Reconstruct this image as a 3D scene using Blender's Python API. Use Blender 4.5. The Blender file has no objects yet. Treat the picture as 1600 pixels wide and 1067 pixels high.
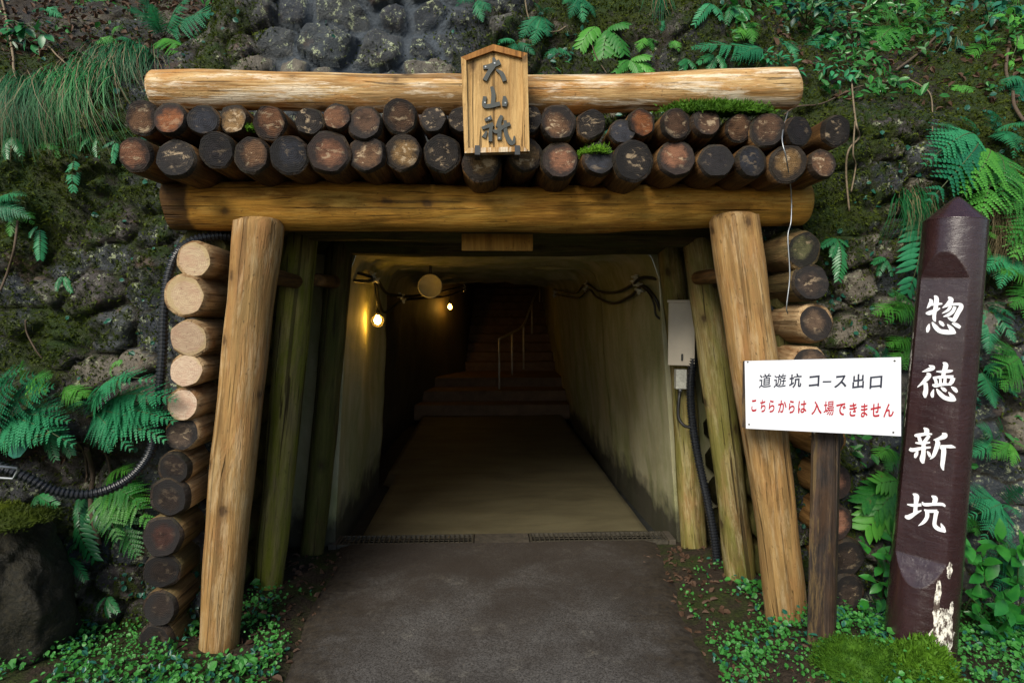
import bpy, math, random
import numpy as np
from mathutils import Vector, Matrix
R = math.radians
random.seed(7)
rng = np.random.default_rng(11)
SC = bpy.context.scene
COL = SC.collection

# ------------------------------------------------------------------ camera, sky, sun, exposure
F = 978.0                      # focal length in pixels of the 1600 px wide photograph
CAM = Vector((0, 0, 1.6))
YAW, PITCH = R(2.34), R(2.55)
cam_d = bpy.data.cameras.new('camera')
cam = bpy.data.objects.new('camera', cam_d); COL.objects.link(cam)
cam_d.sensor_width = 36; cam_d.lens = F / 1600 * 36; cam_d.clip_end = 500; cam_d.clip_start = 0.05
cam.location = CAM
cam.rotation_euler = (R(90) - PITCH, 0, -YAW)
SC.camera = cam
CR = cam.rotation_euler.to_matrix()

W = bpy.data.worlds.new('World'); SC.world = W; W.use_nodes = True
SUN_EL, SUN_AZ = R(38), R(206)           # azimuth clockwise from +Y: behind the camera, to the left
sky = W.node_tree.nodes.new('ShaderNodeTexSky'); sky.sky_type = 'NISHITA'; sky.sun_disc = False
sky.sun_elevation = SUN_EL; sky.sun_rotation = SUN_AZ
bg = W.node_tree.nodes['Background']; bg.inputs['Strength'].default_value = 0.075
W.node_tree.links.new(sky.outputs[0], bg.inputs[0])
sun_d = bpy.data.lights.new('sun', 'SUN'); sun_d.energy = 2.6; sun_d.angle = R(30); sun_d.color = (1.0, 0.93, 0.8)
sun = bpy.data.objects.new('sun', sun_d); COL.objects.link(sun)
sdir = Vector((math.sin(SUN_AZ) * math.cos(SUN_EL), math.cos(SUN_AZ) * math.cos(SUN_EL), math.sin(SUN_EL)))
sun.rotation_euler = sdir.to_track_quat('Z', 'Y').to_euler(); sun.location = sdir * 20
SC.view_settings.view_transform = 'Standard'; SC.view_settings.look = 'None'
SC.view_settings.exposure = 0.95; SC.view_settings.gamma = 1.0
SC.cycles.max_bounces = 7; SC.cycles.diffuse_bounces = 4; SC.cycles.transparent_max_bounces = 6
SC.cycles.sample_clamp_indirect = 4.0

# ------------------------------------------------------------------ small helpers
def ray(px, py):
    return (CR @ Vector(((px - 800) / F, -(py - 533.5) / F, -1.0))).normalized()
def at(px, py, Y):
    d = ray(px, py); return CAM + d * (Y / d.y)
def on_plane(px, py, p, n):
    d = ray(px, py); return CAM + d * ((p - CAM).dot(n) / d.dot(n))

def hash2(ix, iy, s):
    v = np.sin(ix * 127.1 + iy * 311.7 + s * 74.7) * 43758.5453
    return v - np.floor(v)
def vnoise(x, y, s=0):
    ix, iy = np.floor(x), np.floor(y); fx, fy = x - ix, y - iy
    fx = fx * fx * (3 - 2 * fx); fy = fy * fy * (3 - 2 * fy)
    a = hash2(ix, iy, s); b = hash2(ix + 1, iy, s); c = hash2(ix, iy + 1, s); d = hash2(ix + 1, iy + 1, s)
    return (a * (1 - fx) + b * fx) * (1 - fy) + (c * (1 - fx) + d * fx) * fy - 0.5
def fbm(x, y, s=0, o=4):
    t = 0; a = 1.0
    for k in range(o):
        t = t + a * vnoise(x * 2 ** k, y * 2 ** k, s + k * 3); a *= 0.5
    return t
def sstep(a, b, x):
    t = np.clip((x - a) / (b - a), 0, 1); return t * t * (3 - 2 * t)

def tag(o, label=None, cat=None, group=None, kind=None):
    if label: o['label'] = label
    if cat: o['category'] = cat
    if group: o['group'] = group
    if kind: o['kind'] = kind
    return o
def empty(name, loc, label=None, cat=None, group=None):
    o = bpy.data.objects.new(name, None); COL.objects.link(o); o.location = loc
    o.empty_display_size = 0.05
    return tag(o, label, cat, group)
def link(name, me, parent=None):
    o = bpy.data.objects.new(name, me); COL.objects.link(o)
    if parent is not None:
        o.parent = parent
    return o

class MB:
    """collects vertices and faces (with a material slot and smooth flag per face)"""
    def __init__(s): s.v = []; s.f = []; s.m = []; s.sm = []
    def add(s, vs, fs, m=0, smooth=False):
        b = len(s.v); s.v += [tuple(p) for p in vs]
        for f in fs:
            s.f.append([i + b for i in f]); s.m.append(m); s.sm.append(smooth)
    def box(s, c, size, rot=None, m=0, bev=0.0):
        hx, hy, hz = size[0] / 2, size[1] / 2, size[2] / 2
        c = Vector(c)
        if bev <= 0:
            vs = [Vector((x, y, z)) for x in (-hx, hx) for y in (-hy, hy) for z in (-hz, hz)]
            fs = [(0, 1, 3, 2), (4, 6, 7, 5), (0, 4, 5, 1), (2, 3, 7, 6), (0, 2, 6, 4), (1, 5, 7, 3)]
        else:
            import bmesh
            bm = bmesh.new(); bmesh.ops.create_cube(bm, size=1.0)
            for v in bm.verts: v.co = Vector((v.co.x * size[0], v.co.y * size[1], v.co.z * size[2]))
            bmesh.ops.bevel(bm, geom=bm.edges[:], offset=bev, segments=2, affect='EDGES', profile=0.6)
            bm.verts.index_update()
            vs = [v.co.copy() for v in bm.verts]; fs = [[v.index for v in f.verts] for f in bm.faces]; bm.free()
        if rot is not None: vs = [rot @ v for v in vs]
        s.add([v + c for v in vs], fs, m, False)
    def tube(s, pts, rad, n=8, m=0, caps=True, smooth=True):
        pts = [Vector(p) for p in pts]
        rads = rad if isinstance(rad, (list, tuple)) else [rad] * len(pts)
        t0 = (pts[1] - pts[0]).normalized()
        u = t0.orthogonal().normalized()
        vs = []
        for i, p in enumerate(pts):
            a = pts[max(i - 1, 0)]; b = pts[min(i + 1, len(pts) - 1)]
            t = (b - a).normalized()
            u = (u - t * u.dot(t)).normalized(); w = t.cross(u)
            for k in range(n):
                an = 2 * math.pi * k / n
                vs.append(p + (u * math.cos(an) + w * math.sin(an)) * rads[i])
        fs = []
        for i in range(len(pts) - 1):
            for k in range(n):
                fs.append((i * n + k, i * n + (k + 1) % n, (i + 1) * n + (k + 1) % n, (i + 1) * n + k))
        s.add(vs, fs, m, smooth)
        if caps:
            b = len(s.v) - len(vs)
            s.f.append([b + k for k in range(n)][::-1]); s.m.append(m); s.sm.append(False)
            e = b + (len(pts) - 1) * n
            s.f.append([e + k for k in range(n)]); s.m.append(m); s.sm.append(False)
    def lathe(s, prof, M, n=16, m=0):
        vs = []
        for r, z in prof:
            for k in range(n):
                a = 2 * math.pi * k / n
                vs.append(M @ Vector((r * math.cos(a), r * math.sin(a), z)))
        fs = []
        for i in range(len(prof) - 1):
            for k in range(n):
                fs.append((i * n + k, i * n + (k + 1) % n, (i + 1) * n + (k + 1) % n, (i + 1) * n + k))
        fs.append(list(range(n))[::-1]); fs.append([(len(prof) - 1) * n + k for k in range(n)])
        s.add(vs, fs, m, True)
    def prism(s, poly, origin, ux, uy, un, t, m=0):
        n = len(poly)
        a = [origin + ux * x + uy * y for x, y in poly]; b = [p + un * t for p in a]
        fs = [list(range(n))[::-1], [n + i for i in range(n)]] + [(i, (i + 1) % n, n + (i + 1) % n, n + i) for i in range(n)]
        s.add(a + b, fs, m, False)
    def mesh(s, name, mats):
        me = bpy.data.meshes.new(name); me.from_pydata(s.v, [], s.f)
        for mt in (mats if isinstance(mats, (list, tuple)) else [mats]): me.materials.append(mt)
        me.polygons.foreach_set('material_index', s.m); me.polygons.foreach_set('use_smooth', s.sm)
        me.update(); return me
    def build(s, name, mats, parent=None):
        if parent is not None and parent.type == 'EMPTY' or parent is not None:
            inv = parent.matrix_basis.inverted()
            s.v = [tuple(inv @ Vector(p)) for p in s.v]
        return link(name, s.mesh(name, mats), parent)
def fix_normals(o):
    import bmesh
    bm = bmesh.new(); bm.from_mesh(o.data); bmesh.ops.recalc_face_normals(bm, faces=bm.faces[:]); bm.to_mesh(o.data); bm.free()
    return o
def spline(pts, n=8):
    pts = [Vector(p) for p in pts]; out = []
    P = [pts[0]] + pts + [pts[-1]]
    for i in range(1, len(P) - 2):
        for k in range(n):
            t = k / n; a, b, c, d = P[i - 1], P[i], P[i + 1], P[i + 2]
            out.append(0.5 * ((2 * b) + (c - a) * t + (2 * a - 5 * b + 4 * c - d) * t * t + (3 * b - a - 3 * c + d) * t ** 3))
    out.append(pts[-1]); return out
def np_mesh(name, V, faces, mats, smooth=True, attrs=None, mi=None):
    me = bpy.data.meshes.new(name)
    V = np.asarray(V, dtype=np.float32); faces = np.asarray(faces, dtype=np.int32); k = faces.shape[1]
    me.vertices.add(len(V)); me.vertices.foreach_set('co', V.ravel())
    me.loops.add(faces.size); me.loops.foreach_set('vertex_index', faces.ravel())
    me.polygons.add(len(faces)); me.polygons.foreach_set('loop_start', np.arange(0, faces.size, k, dtype=np.int32))
    me.polygons.foreach_set('loop_total', np.full(len(faces), k, dtype=np.int32))
    me.polygons.foreach_set('use_smooth', np.full(len(faces), smooth))
    for mt in mats: me.materials.append(mt)
    if mi is not None: me.polygons.foreach_set('material_index', np.asarray(mi, dtype=np.int32))
    for nme, a in (attrs or {}).items():
        at_ = me.attributes.new(nme, 'FLOAT', 'POINT'); at_.data.foreach_set('value', np.asarray(a, dtype=np.float32).ravel())
    me.update(calc_edges=True); me.validate(); return me

# ------------------------------------------------------------------ materials
class NT:
    def __init__(s, name):
        s.mat = bpy.data.materials.new(name); s.mat.use_nodes = True
        s.t = s.mat.node_tree; s.b = s.t.nodes['Principled BSDF']; s.out = s.t.nodes['Material Output']
    def n(s, typ, **kw):
        nd = s.t.nodes.new('ShaderNode' + typ)
        for k, v in kw.items(): setattr(nd, k, v)
        return nd
    def l(s, a, b): s.t.links.new(a, b)
    def set(s, sock, v):
        if hasattr(v, 'is_output') or hasattr(v, 'links'): s.l(v, sock)
        else: sock.default_value = v
    def coord(s, which='Object', scale=(1, 1, 1), rnd=True):
        tc = s.n('TexCoord'); o = tc.outputs[which]
        if rnd:
            oi = s.n('ObjectInfo'); mm = s.n('VectorMath', operation='MULTIPLY_ADD')
            s.l(oi.outputs['Random'], mm.inputs[0]); mm.inputs[1].default_value = (37, 53, 71); s.l(o, mm.inputs[2]); o = mm.outputs[0]
        mp = s.n('Mapping'); mp.inputs['Scale'].default_value = scale; s.l(o, mp.inputs[0]); return mp.outputs[0]
    def noise(s, vec, scale=5, detail=5, rough=0.6, dist=0.0):
        nd = s.n('TexNoise'); nd.inputs['Scale'].default_value = scale; nd.inputs['Detail'].default_value = detail
        nd.inputs['Roughness'].default_value = rough; nd.inputs['Distortion'].default_value = dist
        s.l(vec, nd.inputs['Vector']); return nd.outputs['Fac']
    def ramp(s, fac, stops, interp='LINEAR'):
        r = s.n('ValToRGB'); r.color_ramp.interpolation = interp
        e = r.color_ramp.elements
        while len(e) < len(stops): e.new(0.5)
        for el, (p, c) in zip(e, stops):
            el.position = p; el.color = (c, c, c, 1) if isinstance(c, (int, float)) else (*c[:3], 1)
        s.l(fac, r.inputs[0]); return r.outputs[0]
    def mix(s, fac, a, b, blend='MIX'):
        m = s.n('Mix', data_type='RGBA', blend_type=blend)
        s.set(m.inputs[0], fac)
        for sk, v in ((m.inputs[6], a), (m.inputs[7], b)):
            if isinstance(v, (tuple, list)): sk.default_value = (*v[:3], 1)
            else: s.l(v, sk)
        return m.outputs[2]
    def math(s, op, a, b=0.0, clamp=False):
        m = s.n('Math', operation=op, use_clamp=clamp); s.set(m.inputs[0], a); s.set(m.inputs[1], b); return m.outputs[0]
    def bump(s, h, strength=0.4, dist=0.01):
        b = s.n('Bump'); b.inputs['Strength'].default_value = strength; b.inputs['Distance'].default_value = dist
        s.l(h, b.inputs['Height']); s.l(b.outputs[0], s.b.inputs['Normal']); return b
    def attr(s, name):
        a = s.n('Attribute'); a.attribute_name = name; return a.outputs['Fac']
    def col(s, v):
        if isinstance(v, (tuple, list)): s.b.inputs['Base Color'].default_value = (*v[:3], 1)
        else: s.l(v, s.b.inputs['Base Color'])
    def rough(s, v): s.set(s.b.inputs['Roughness'], v)

def wood_mat(name, light, dark, stain=(0.05, 0.06, 0.015), stain_amt=0.0, streak=1.0, blot=(0.12, 0.06, 0.025), blot_amt=0.3, rough=0.7, crack=0.5, pale=None, pale_amt=0.0, band=None):
    """peeled timber, grain along local Z"""
    m = NT(name)
    v = m.coord('Object', (1, 1, 0.05)); v2 = m.coord('Object', (1, 1, 0.35)); v3 = m.coord('Object', (1, 1, 1))
    g1 = m.noise(v, 34, 7, 0.75, 0.5); g2 = m.noise(v, 120, 5, 0.65)
    grain = m.math('ADD', m.math('MULTIPLY', g1, 0.6), m.math('MULTIPLY', g2, 0.4))
    c = m.mix(m.ramp(grain, [(0.5 - 0.11 / streak, 0.0), (0.5 + 0.10 / streak, 1.0)]), dark, light)
    tone = m.noise(m.coord('Object', (1, 1, 0.09)), 11, 4, 0.6, 0.3)      # broad streaks
    c = m.mix(m.ramp(tone, [(0.36, 0.75), (0.52, 0.0)]), c, tuple(x * 0.5 for x in dark))
    bl = m.ramp(m.noise(v2, 7, 7, 0.7, 0.8), [(0.48, 0.0), (0.62, 1.0)])
    c = m.mix(m.math('MULTIPLY', bl, blot_amt), c, blot)
    if pale:
        pl = m.ramp(m.noise(m.coord('Object', (1, 1, 0.14)), 20, 7, 0.75, 0.3), [(0.5, 0.0), (0.6, 1.0)])
        c = m.mix(m.math('MULTIPLY', pl, pale_amt), c, pale)
    if stain_amt:
        st = m.ramp(m.noise(m.coord('Object', (1, 1, 0.22)), 8, 8, 0.72, 0.4), [(0.42, 0.0), (0.58, 1.0)])
        c = m.mix(m.math('MULTIPLY', st, stain_amt), c, stain)
    # knots
    vo = m.n('TexVoronoi'); vo.inputs['Scale'].default_value = 6.0; vo.inputs['Randomness'].default_value = 1.0
    m.l(m.coord('Object', (1, 1, 0.7)), vo.inputs['Vector'])
    kd = m.math('ADD', vo.outputs['Distance'], m.math('MULTIPLY', m.math('SUBTRACT', m.noise(v3, 26, 3), 0.5), 0.12))
    kn = m.ramp(kd, [(0.07, 1.0), (0.13, 0.0)])
    halo = m.ramp(kd, [(0.11, 0.5), (0.30, 0.0)])
    c = m.mix(halo, c, tuple(x * 0.6 for x in dark))
    c = m.mix(m.math('MULTIPLY', kn, 0.7), c, (0.04, 0.022, 0.012))
    cr = m.ramp(m.noise(m.coord('Object', (1, 1, 0.026)), 58, 3, 0.5, 0.3), [(0.64, 0.0), (0.68, 1.0)])
    c = m.mix(m.math('MULTIPLY', cr, crack), c, (0.02, 0.011, 0.006))
    ws = m.ramp(m.noise(m.coord('Object', (1, 1, 0.016)), 24, 2, 0.4, 0.6), [(0.655, 0.0), (0.672, 1.0)])
    c = m.mix(m.math('MULTIPLY', ws, 0.8 * crack), c, (0.018, 0.010, 0.006)); cr = m.math('MAXIMUM', cr, m.math('MULTIPLY', ws, 1.6))
    sp = m.ramp(m.noise(m.coord('Object', (1, 1, 0.5)), 75, 4, 0.65), [(0.62, 0.0), (0.70, 1.0)])
    c = m.mix(m.math('MULTIPLY', sp, 0.6), c, (0.04, 0.024, 0.012))
    if band:
        tc = m.n('TexCoord'); sep = m.n('SeparateXYZ'); m.l(tc.outputs['Object'], sep.inputs[0])
        e = m.math('ADD', sep.outputs[2], m.math('MULTIPLY', m.math('SUBTRACT', m.noise(v2, 22, 4), 0.5), 0.05))
        bf = m.ramp(m.math('SUBTRACT', e, band - 0.5), [(0.49, 0.0), (0.51, 0.88)])
        c = m.mix(bf, c, (0.035, 0.017, 0.007))
    m.col(c); m.rough(rough)
    h = m.math('SUBTRACT', m.math('SUBTRACT', grain, m.math('MULTIPLY', cr, 0.6)), m.math('MULTIPLY', kn, 0.3))
    m.bump(m.math('ADD', h, m.math('MULTIPLY', bl, 0.15)), 0.8, 0.014)
    m.b.inputs['Specular IOR Level'].default_value = 0.18
    return m.mat

def cracks(m, sep, rr):
    """radial drying splits"""
    an = m.math('ARCTAN2', sep.outputs[1], sep.outputs[0])
    cb = m.n('CombineXYZ'); oi = m.n('ObjectInfo')
    m.l(m.math('MULTIPLY', an, 2.6), cb.inputs[0]); m.l(m.math('MULTIPLY', rr, 9.0), cb.inputs[1]); m.l(m.math('MULTIPLY', oi.outputs['Random'], 40.0), cb.inputs[2])
    k = m.noise(cb.outputs[0], 3.2, 3, 0.6)
    return m.ramp(k, [(0.64, 0.0), (0.68, 0.75)])

def cut_mat(name):
    """cut end of a log: object colour is the wood colour, its alpha the amount of pale scars"""
    m = NT(name)
    oi = m.n('ObjectInfo'); tc = m.n('TexCoord')
    sep = m.n('SeparateXYZ'); m.l(tc.outputs['Object'], sep.inputs[0])
    v3 = m.coord('Object', (1, 1, 1))
    dx = m.math('ADD', sep.outputs[0], m.math('MULTIPLY', m.math('SUBTRACT', m.noise(v3, 9, 2), 0.5), 0.02))
    rr = m.math('SQRT', m.math('ADD', m.math('MULTIPLY', dx, dx), m.math('MULTIPLY', sep.outputs[1], sep.outputs[1])))
    ring = m.math('SINE', m.math('MULTIPLY', rr, 820.0))
    ringc = m.ramp(m.math('MULTIPLY_ADD', ring, 0.5), [(0.0, 0.0), (1.0, 1.0)])
    c = m.mix(m.math('MULTIPLY', ringc, 0.16), oi.outputs['Color'], (0.02, 0.012, 0.008))
    saw = m.noise(m.coord('Object', (1, 9, 1)), 26, 4, 0.7)
    c = m.mix(m.ramp(saw, [(0.35, 0.0), (0.75, 0.55)]), c, (0.02, 0.014, 0.012))
    bl = m.ramp(m.noise(v3, 20, 5, 0.7), [(0.45, 0.0), (0.7, 0.7)])
    c = m.mix(bl, c, (0.035, 0.025, 0.02), 'MULTIPLY')
    scar = m.ramp(m.noise(m.coord('Object', (1, 1.6, 1)), 22, 5, 0.65, 0.5), [(0.55, 0.0), (0.63, 1.0)])
    c = m.mix(m.math('MULTIPLY', scar, oi.outputs['Alpha']), c, (0.36, 0.27, 0.17))
    rim = m.ramp(m.math('ADD', m.math('MULTIPLY', rr, 9.0), m.math('MULTIPLY', m.noise(v3, 24, 4, 0.7), 0.6)), [(0.62, 0.0), (0.86, 0.92)])
    c = m.mix(rim, c, (0.014, 0.013, 0.013))
    c = m.mix(cracks(m, sep, rr), c, (0.008, 0.006, 0.005))
    m.col(c); m.rough(0.75)
    m.bump(m.math('ADD', saw, m.math('MULTIPLY', ring, 0.1)), 0.6, 0.006)
    m.b.inputs['Specular IOR Level'].default_value = 0.18
    return m.mat
def cut_pale_mat(name):
    m = NT(name)
    oi = m.n('ObjectInfo'); tc = m.n('TexCoord')
    sep = m.n('SeparateXYZ'); m.l(tc.outputs['Object'], sep.inputs[0]); v3 = m.coord('Object', (1, 1, 1))
    dx = m.math('ADD', sep.outputs[0], m.math('MULTIPLY', m.math('SUBTRACT', m.noise(v3, 9, 2), 0.5), 0.03))
    rr = m.math('SQRT', m.math('ADD', m.math('MULTIPLY', dx, dx), m.math('MULTIPLY', sep.outputs[1], sep.outputs[1])))
    ring = m.math('SINE', m.math('MULTIPLY', rr, 700.0))
    c = m.mix(m.math('MULTIPLY', m.math('MULTIPLY_ADD', ring, 0.5), 0.0), oi.outputs['Color'], oi.outputs['Color'])
    c = m.mix(m.ramp(ring, [(0.2, 0.0), (1.0, 0.3)]), c, (0.22, 0.12, 0.06))
    saw = m.noise(m.coord('Object', (2, 12, 1)), 22, 4, 0.7)
    c = m.mix(m.ramp(saw, [(0.42, 0.0), (0.66, 0.75)]), c, (0.27, 0.15, 0.10))
    c = m.mix(m.ramp(m.noise(v3, 9, 4, 0.6), [(0.45, 0.0), (0.65, 0.5)]), c, (0.36, 0.20, 0.13))
    c = m.mix(m.ramp(m.math('ADD', m.math('MULTIPLY', rr, 9.0), m.math('MULTIPLY', m.noise(v3, 24, 4, 0.7), 0.5)), [(0.85, 0.0), (0.98, 0.6)]), c, (0.36, 0.27, 0.12))
    bl = m.ramp(m.noise(v3, 14, 5, 0.7), [(0.5, 0.0), (0.68, 1.0)])
    c = m.mix(m.math('MULTIPLY', bl, oi.outputs['Alpha']), c, (0.03, 0.02, 0.014))
    c = m.mix(m.math('MULTIPLY', cracks(m, sep, rr), 0.8), c, (0.06, 0.03, 0.016))
    m.col(c); m.rough(0.8); m.bump(saw, 0.5, 0.005)
    return m.mat

M = {}
M['post'] = wood_mat('peeled_timber', (0.43, 0.26, 0.095), (0.21, 0.108, 0.036), streak=0.75, blot=(0.31, 0.15, 0.055), blot_amt=0.6, stain=(0.17, 0.14, 0.06), stain_amt=0.3, pale=(0.50, 0.37, 0.21), pale_amt=0.5, crack=0.35)
M['lintel'] = wood_mat('orange_timber', (0.68, 0.33, 0.052), (0.27, 0.115, 0.016), blot=(0.17, 0.075, 0.012), blot_amt=0.6, pale=(0.70, 0.42, 0.10), pale_amt=0.45, stain=(0.18, 0.14, 0.02), stain_amt=0.3, crack=0.55, band=2.95)
M['topbeam'] = wood_mat('weathered_timber', (0.60, 0.41, 0.19), (0.28, 0.145, 0.045), blot=(0.42, 0.18, 0.04), blot_amt=0.7, pale=(0.74, 0.65, 0.50), pale_amt=0.8, crack=0.65)
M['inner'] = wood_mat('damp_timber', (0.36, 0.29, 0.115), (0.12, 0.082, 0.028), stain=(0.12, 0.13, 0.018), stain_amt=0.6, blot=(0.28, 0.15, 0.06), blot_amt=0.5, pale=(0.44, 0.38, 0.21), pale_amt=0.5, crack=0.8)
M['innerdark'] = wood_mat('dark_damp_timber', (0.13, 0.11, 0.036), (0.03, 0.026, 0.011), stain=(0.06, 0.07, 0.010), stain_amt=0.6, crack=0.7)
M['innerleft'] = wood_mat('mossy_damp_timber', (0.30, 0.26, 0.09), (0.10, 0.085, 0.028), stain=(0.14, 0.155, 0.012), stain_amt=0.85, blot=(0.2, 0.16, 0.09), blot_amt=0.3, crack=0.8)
M['shaft'] = wood_mat('brown_timber', (0.24, 0.125, 0.04), (0.07, 0.032, 0.012), stain=(0.025, 0.02, 0.012), stain_amt=0.6, crack=0.6)
M['paleshaft'] = wood_mat('fresh_timber', (0.46, 0.33, 0.18), (0.22, 0.13, 0.06), blot=(0.16, 0.07, 0.025), blot_amt=0.75, crack=0.45)
M['warmshaft'] = wood_mat('warm_timber', (0.44, 0.25, 0.085), (0.17, 0.085, 0.026), blot=(0.12, 0.055, 0.02), blot_amt=0.6, crack=0.5)
M['mossyshaft'] = wood_mat('old_timber', (0.26, 0.17, 0.075), (0.08, 0.05, 0.02), stain=(0.05, 0.05, 0.02), stain_amt=0.6, crack=0.6)
M['rim'] = wood_mat('charred_timber', (0.05, 0.04, 0.033), (0.014, 0.012, 0.011), stain=(0.02, 0.022, 0.012), stain_amt=0.4, crack=0.4)
M['cut'] = cut_mat('cut_timber'); M['cutpale'] = cut_pale_mat('fresh_cut_timber')
M['board'] = wood_mat('plank_timber', (0.60, 0.40, 0.17), (0.36, 0.21, 0.075), blot=(0.25, 0.14, 0.05), blot_amt=0.5, crack=0.7)
M['boardframe'] = wood_mat('frame_timber', (0.42, 0.20, 0.055), (0.24, 0.10, 0.025), crack=0.5)
M['darkboard'] = wood_mat('black_timber', (0.06, 0.045, 0.035), (0.013, 0.011, 0.011), pale=(0.15, 0.10, 0.04), pale_amt=0.6, crack=0.7)

def simple(name, col, rough=0.6, var=0.0, scale=20, metal=0.0, bump=0.0, col2=None, spec=None):
    m = NT(name)
    if var or col2:
        n = m.noise(m.coord('Object'), scale, 6, 0.65)
        c2 = col2 or tuple(x * (1 - var) for x in col)
        m.col(m.mix(m.ramp(n, [(0.35, 0.0), (0.68, 1.0)]), col, c2))
        if bump: m.bump(n, bump, 0.01)
    else: m.col(col)
    m.rough(rough); m.b.inputs['Metallic'].default_value = metal
    if spec is not None: m.b.inputs['Specular IOR Level'].default_value = spec
    return m.mat
M['iron'] = simple('dark_iron', (0.02, 0.022, 0.025), 0.5, 0.5, 40)
M['glyph'] = simple('bronze_paint', (0.035, 0.042, 0.036), 0.55, 0.4, 60)
M['whitepaint'] = simple('white_paint', (0.82, 0.83, 0.85), 0.5)
M['conduit'] = simple('black_plastic', (0.012, 0.014, 0.018), 0.38, 0.3, 30)
M['cable'] = simple('cable_rubber', (0.01, 0.01, 0.01), 0.5)
M['porcelain'] = simple('porcelain', (0.55, 0.55, 0.48), 0.3, 0.4, 60)
M['boxpaint'] = simple('cream_steel', (0.50, 0.44, 0.34), 0.5, 0.15, 6)
M['steel'] = simple('galvanised_steel', (0.35, 0.37, 0.38), 0.4, 0.3, 30, metal=0.8)
M['rail'] = simple('polished_rail', (0.62, 0.60, 0.55), 0.35, 0.2, 20, metal=0.3)
M['grate'] = simple('rusty_grate', (0.085, 0.075, 0.055), 0.6, 0.6, 40, metal=0.3)
M['disc'] = simple('disc_enamel', (0.5, 0.46, 0.32), 0.5, 0.25, 12)
M['yellowboard'] = wood_mat('varnished_board', (0.40, 0.22, 0.05), (0.30, 0.15, 0.03), crack=0.1)
M['inkblue'] = simple('navy_paint', (0.012, 0.016, 0.035), 0.5)
M['inkred'] = simple('red_paint', (0.36, 0.003, 0.014), 0.55)

def signboard_mat():
    m = NT('white_board')
    v = m.coord('Object')
    st = m.ramp(m.noise(v, 14, 7, 0.75), [(0.56, 0.0), (0.8, 0.5)])
    c = m.mix(st, (0.66, 0.68, 0.73), (0.48, 0.50, 0.52))
    fl = m.ramp(m.noise(v, 120, 3, 0.6), [(0.73, 0.0), (0.78, 0.6)])
    m.col(m.mix(fl, c, (0.2, 0.17, 0.12))); m.rough(0.42); return m.mat
M['signwhite'] = signboard_mat()

def maroon_mat():
    m = NT('maroon_paint')
    v = m.coord('Object', (1, 1, 0.3)); v3 = m.coord('Object')
    n = m.noise(v, 14, 6, 0.7)
    c = m.mix(m.ramp(n, [(0.35, 0.0), (0.7, 1.0)]), (0.022, 0.009, 0.010), (0.036, 0.016, 0.017))
    ch = m.ramp(m.noise(m.coord('Object', (1, 1, 0.25)), 55, 6, 0.75), [(0.70, 0.0), (0.735, 1.0)])
    c = m.mix(m.math('MULTIPLY', ch, 0.5), c, (0.25, 0.2, 0.16))
    m.col(c)
    h = m.noise(m.coord('Object', (0.5, 0.5, 1.6)), 24, 6, 0.75, 0.8)
    m.rough(m.math('MULTIPLY_ADD', m.noise(v3, 26, 5, 0.7), 0.3)); m.t.nodes[-1].inputs[2].default_value = 0.10
    m.bump(m.math('ADD', h, m.math('MULTIPLY', n, 0.7)), 0.5, 0.008)
    m.b.inputs['Coat Weight'].default_value = 0.6; m.b.inputs['Coat Roughness'].default_value = 0.16
    return m.mat
M['maroon'] = maroon_mat()
def peel_mat():
    m = NT('peeled_primer')
    n = m.noise(m.coord('Object', (1, 1, 0.5)), 60, 5, 0.7)
    m.col(m.mix(m.ramp(n, [(0.44, 0.0), (0.56, 1.0)]), (0.75, 0.72, 0.62), (0.06, 0.04, 0.03))); m.rough(0.8); m.bump(n, 0.6, 0.004)
    return m.mat
M['peel'] = peel_mat()

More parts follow.
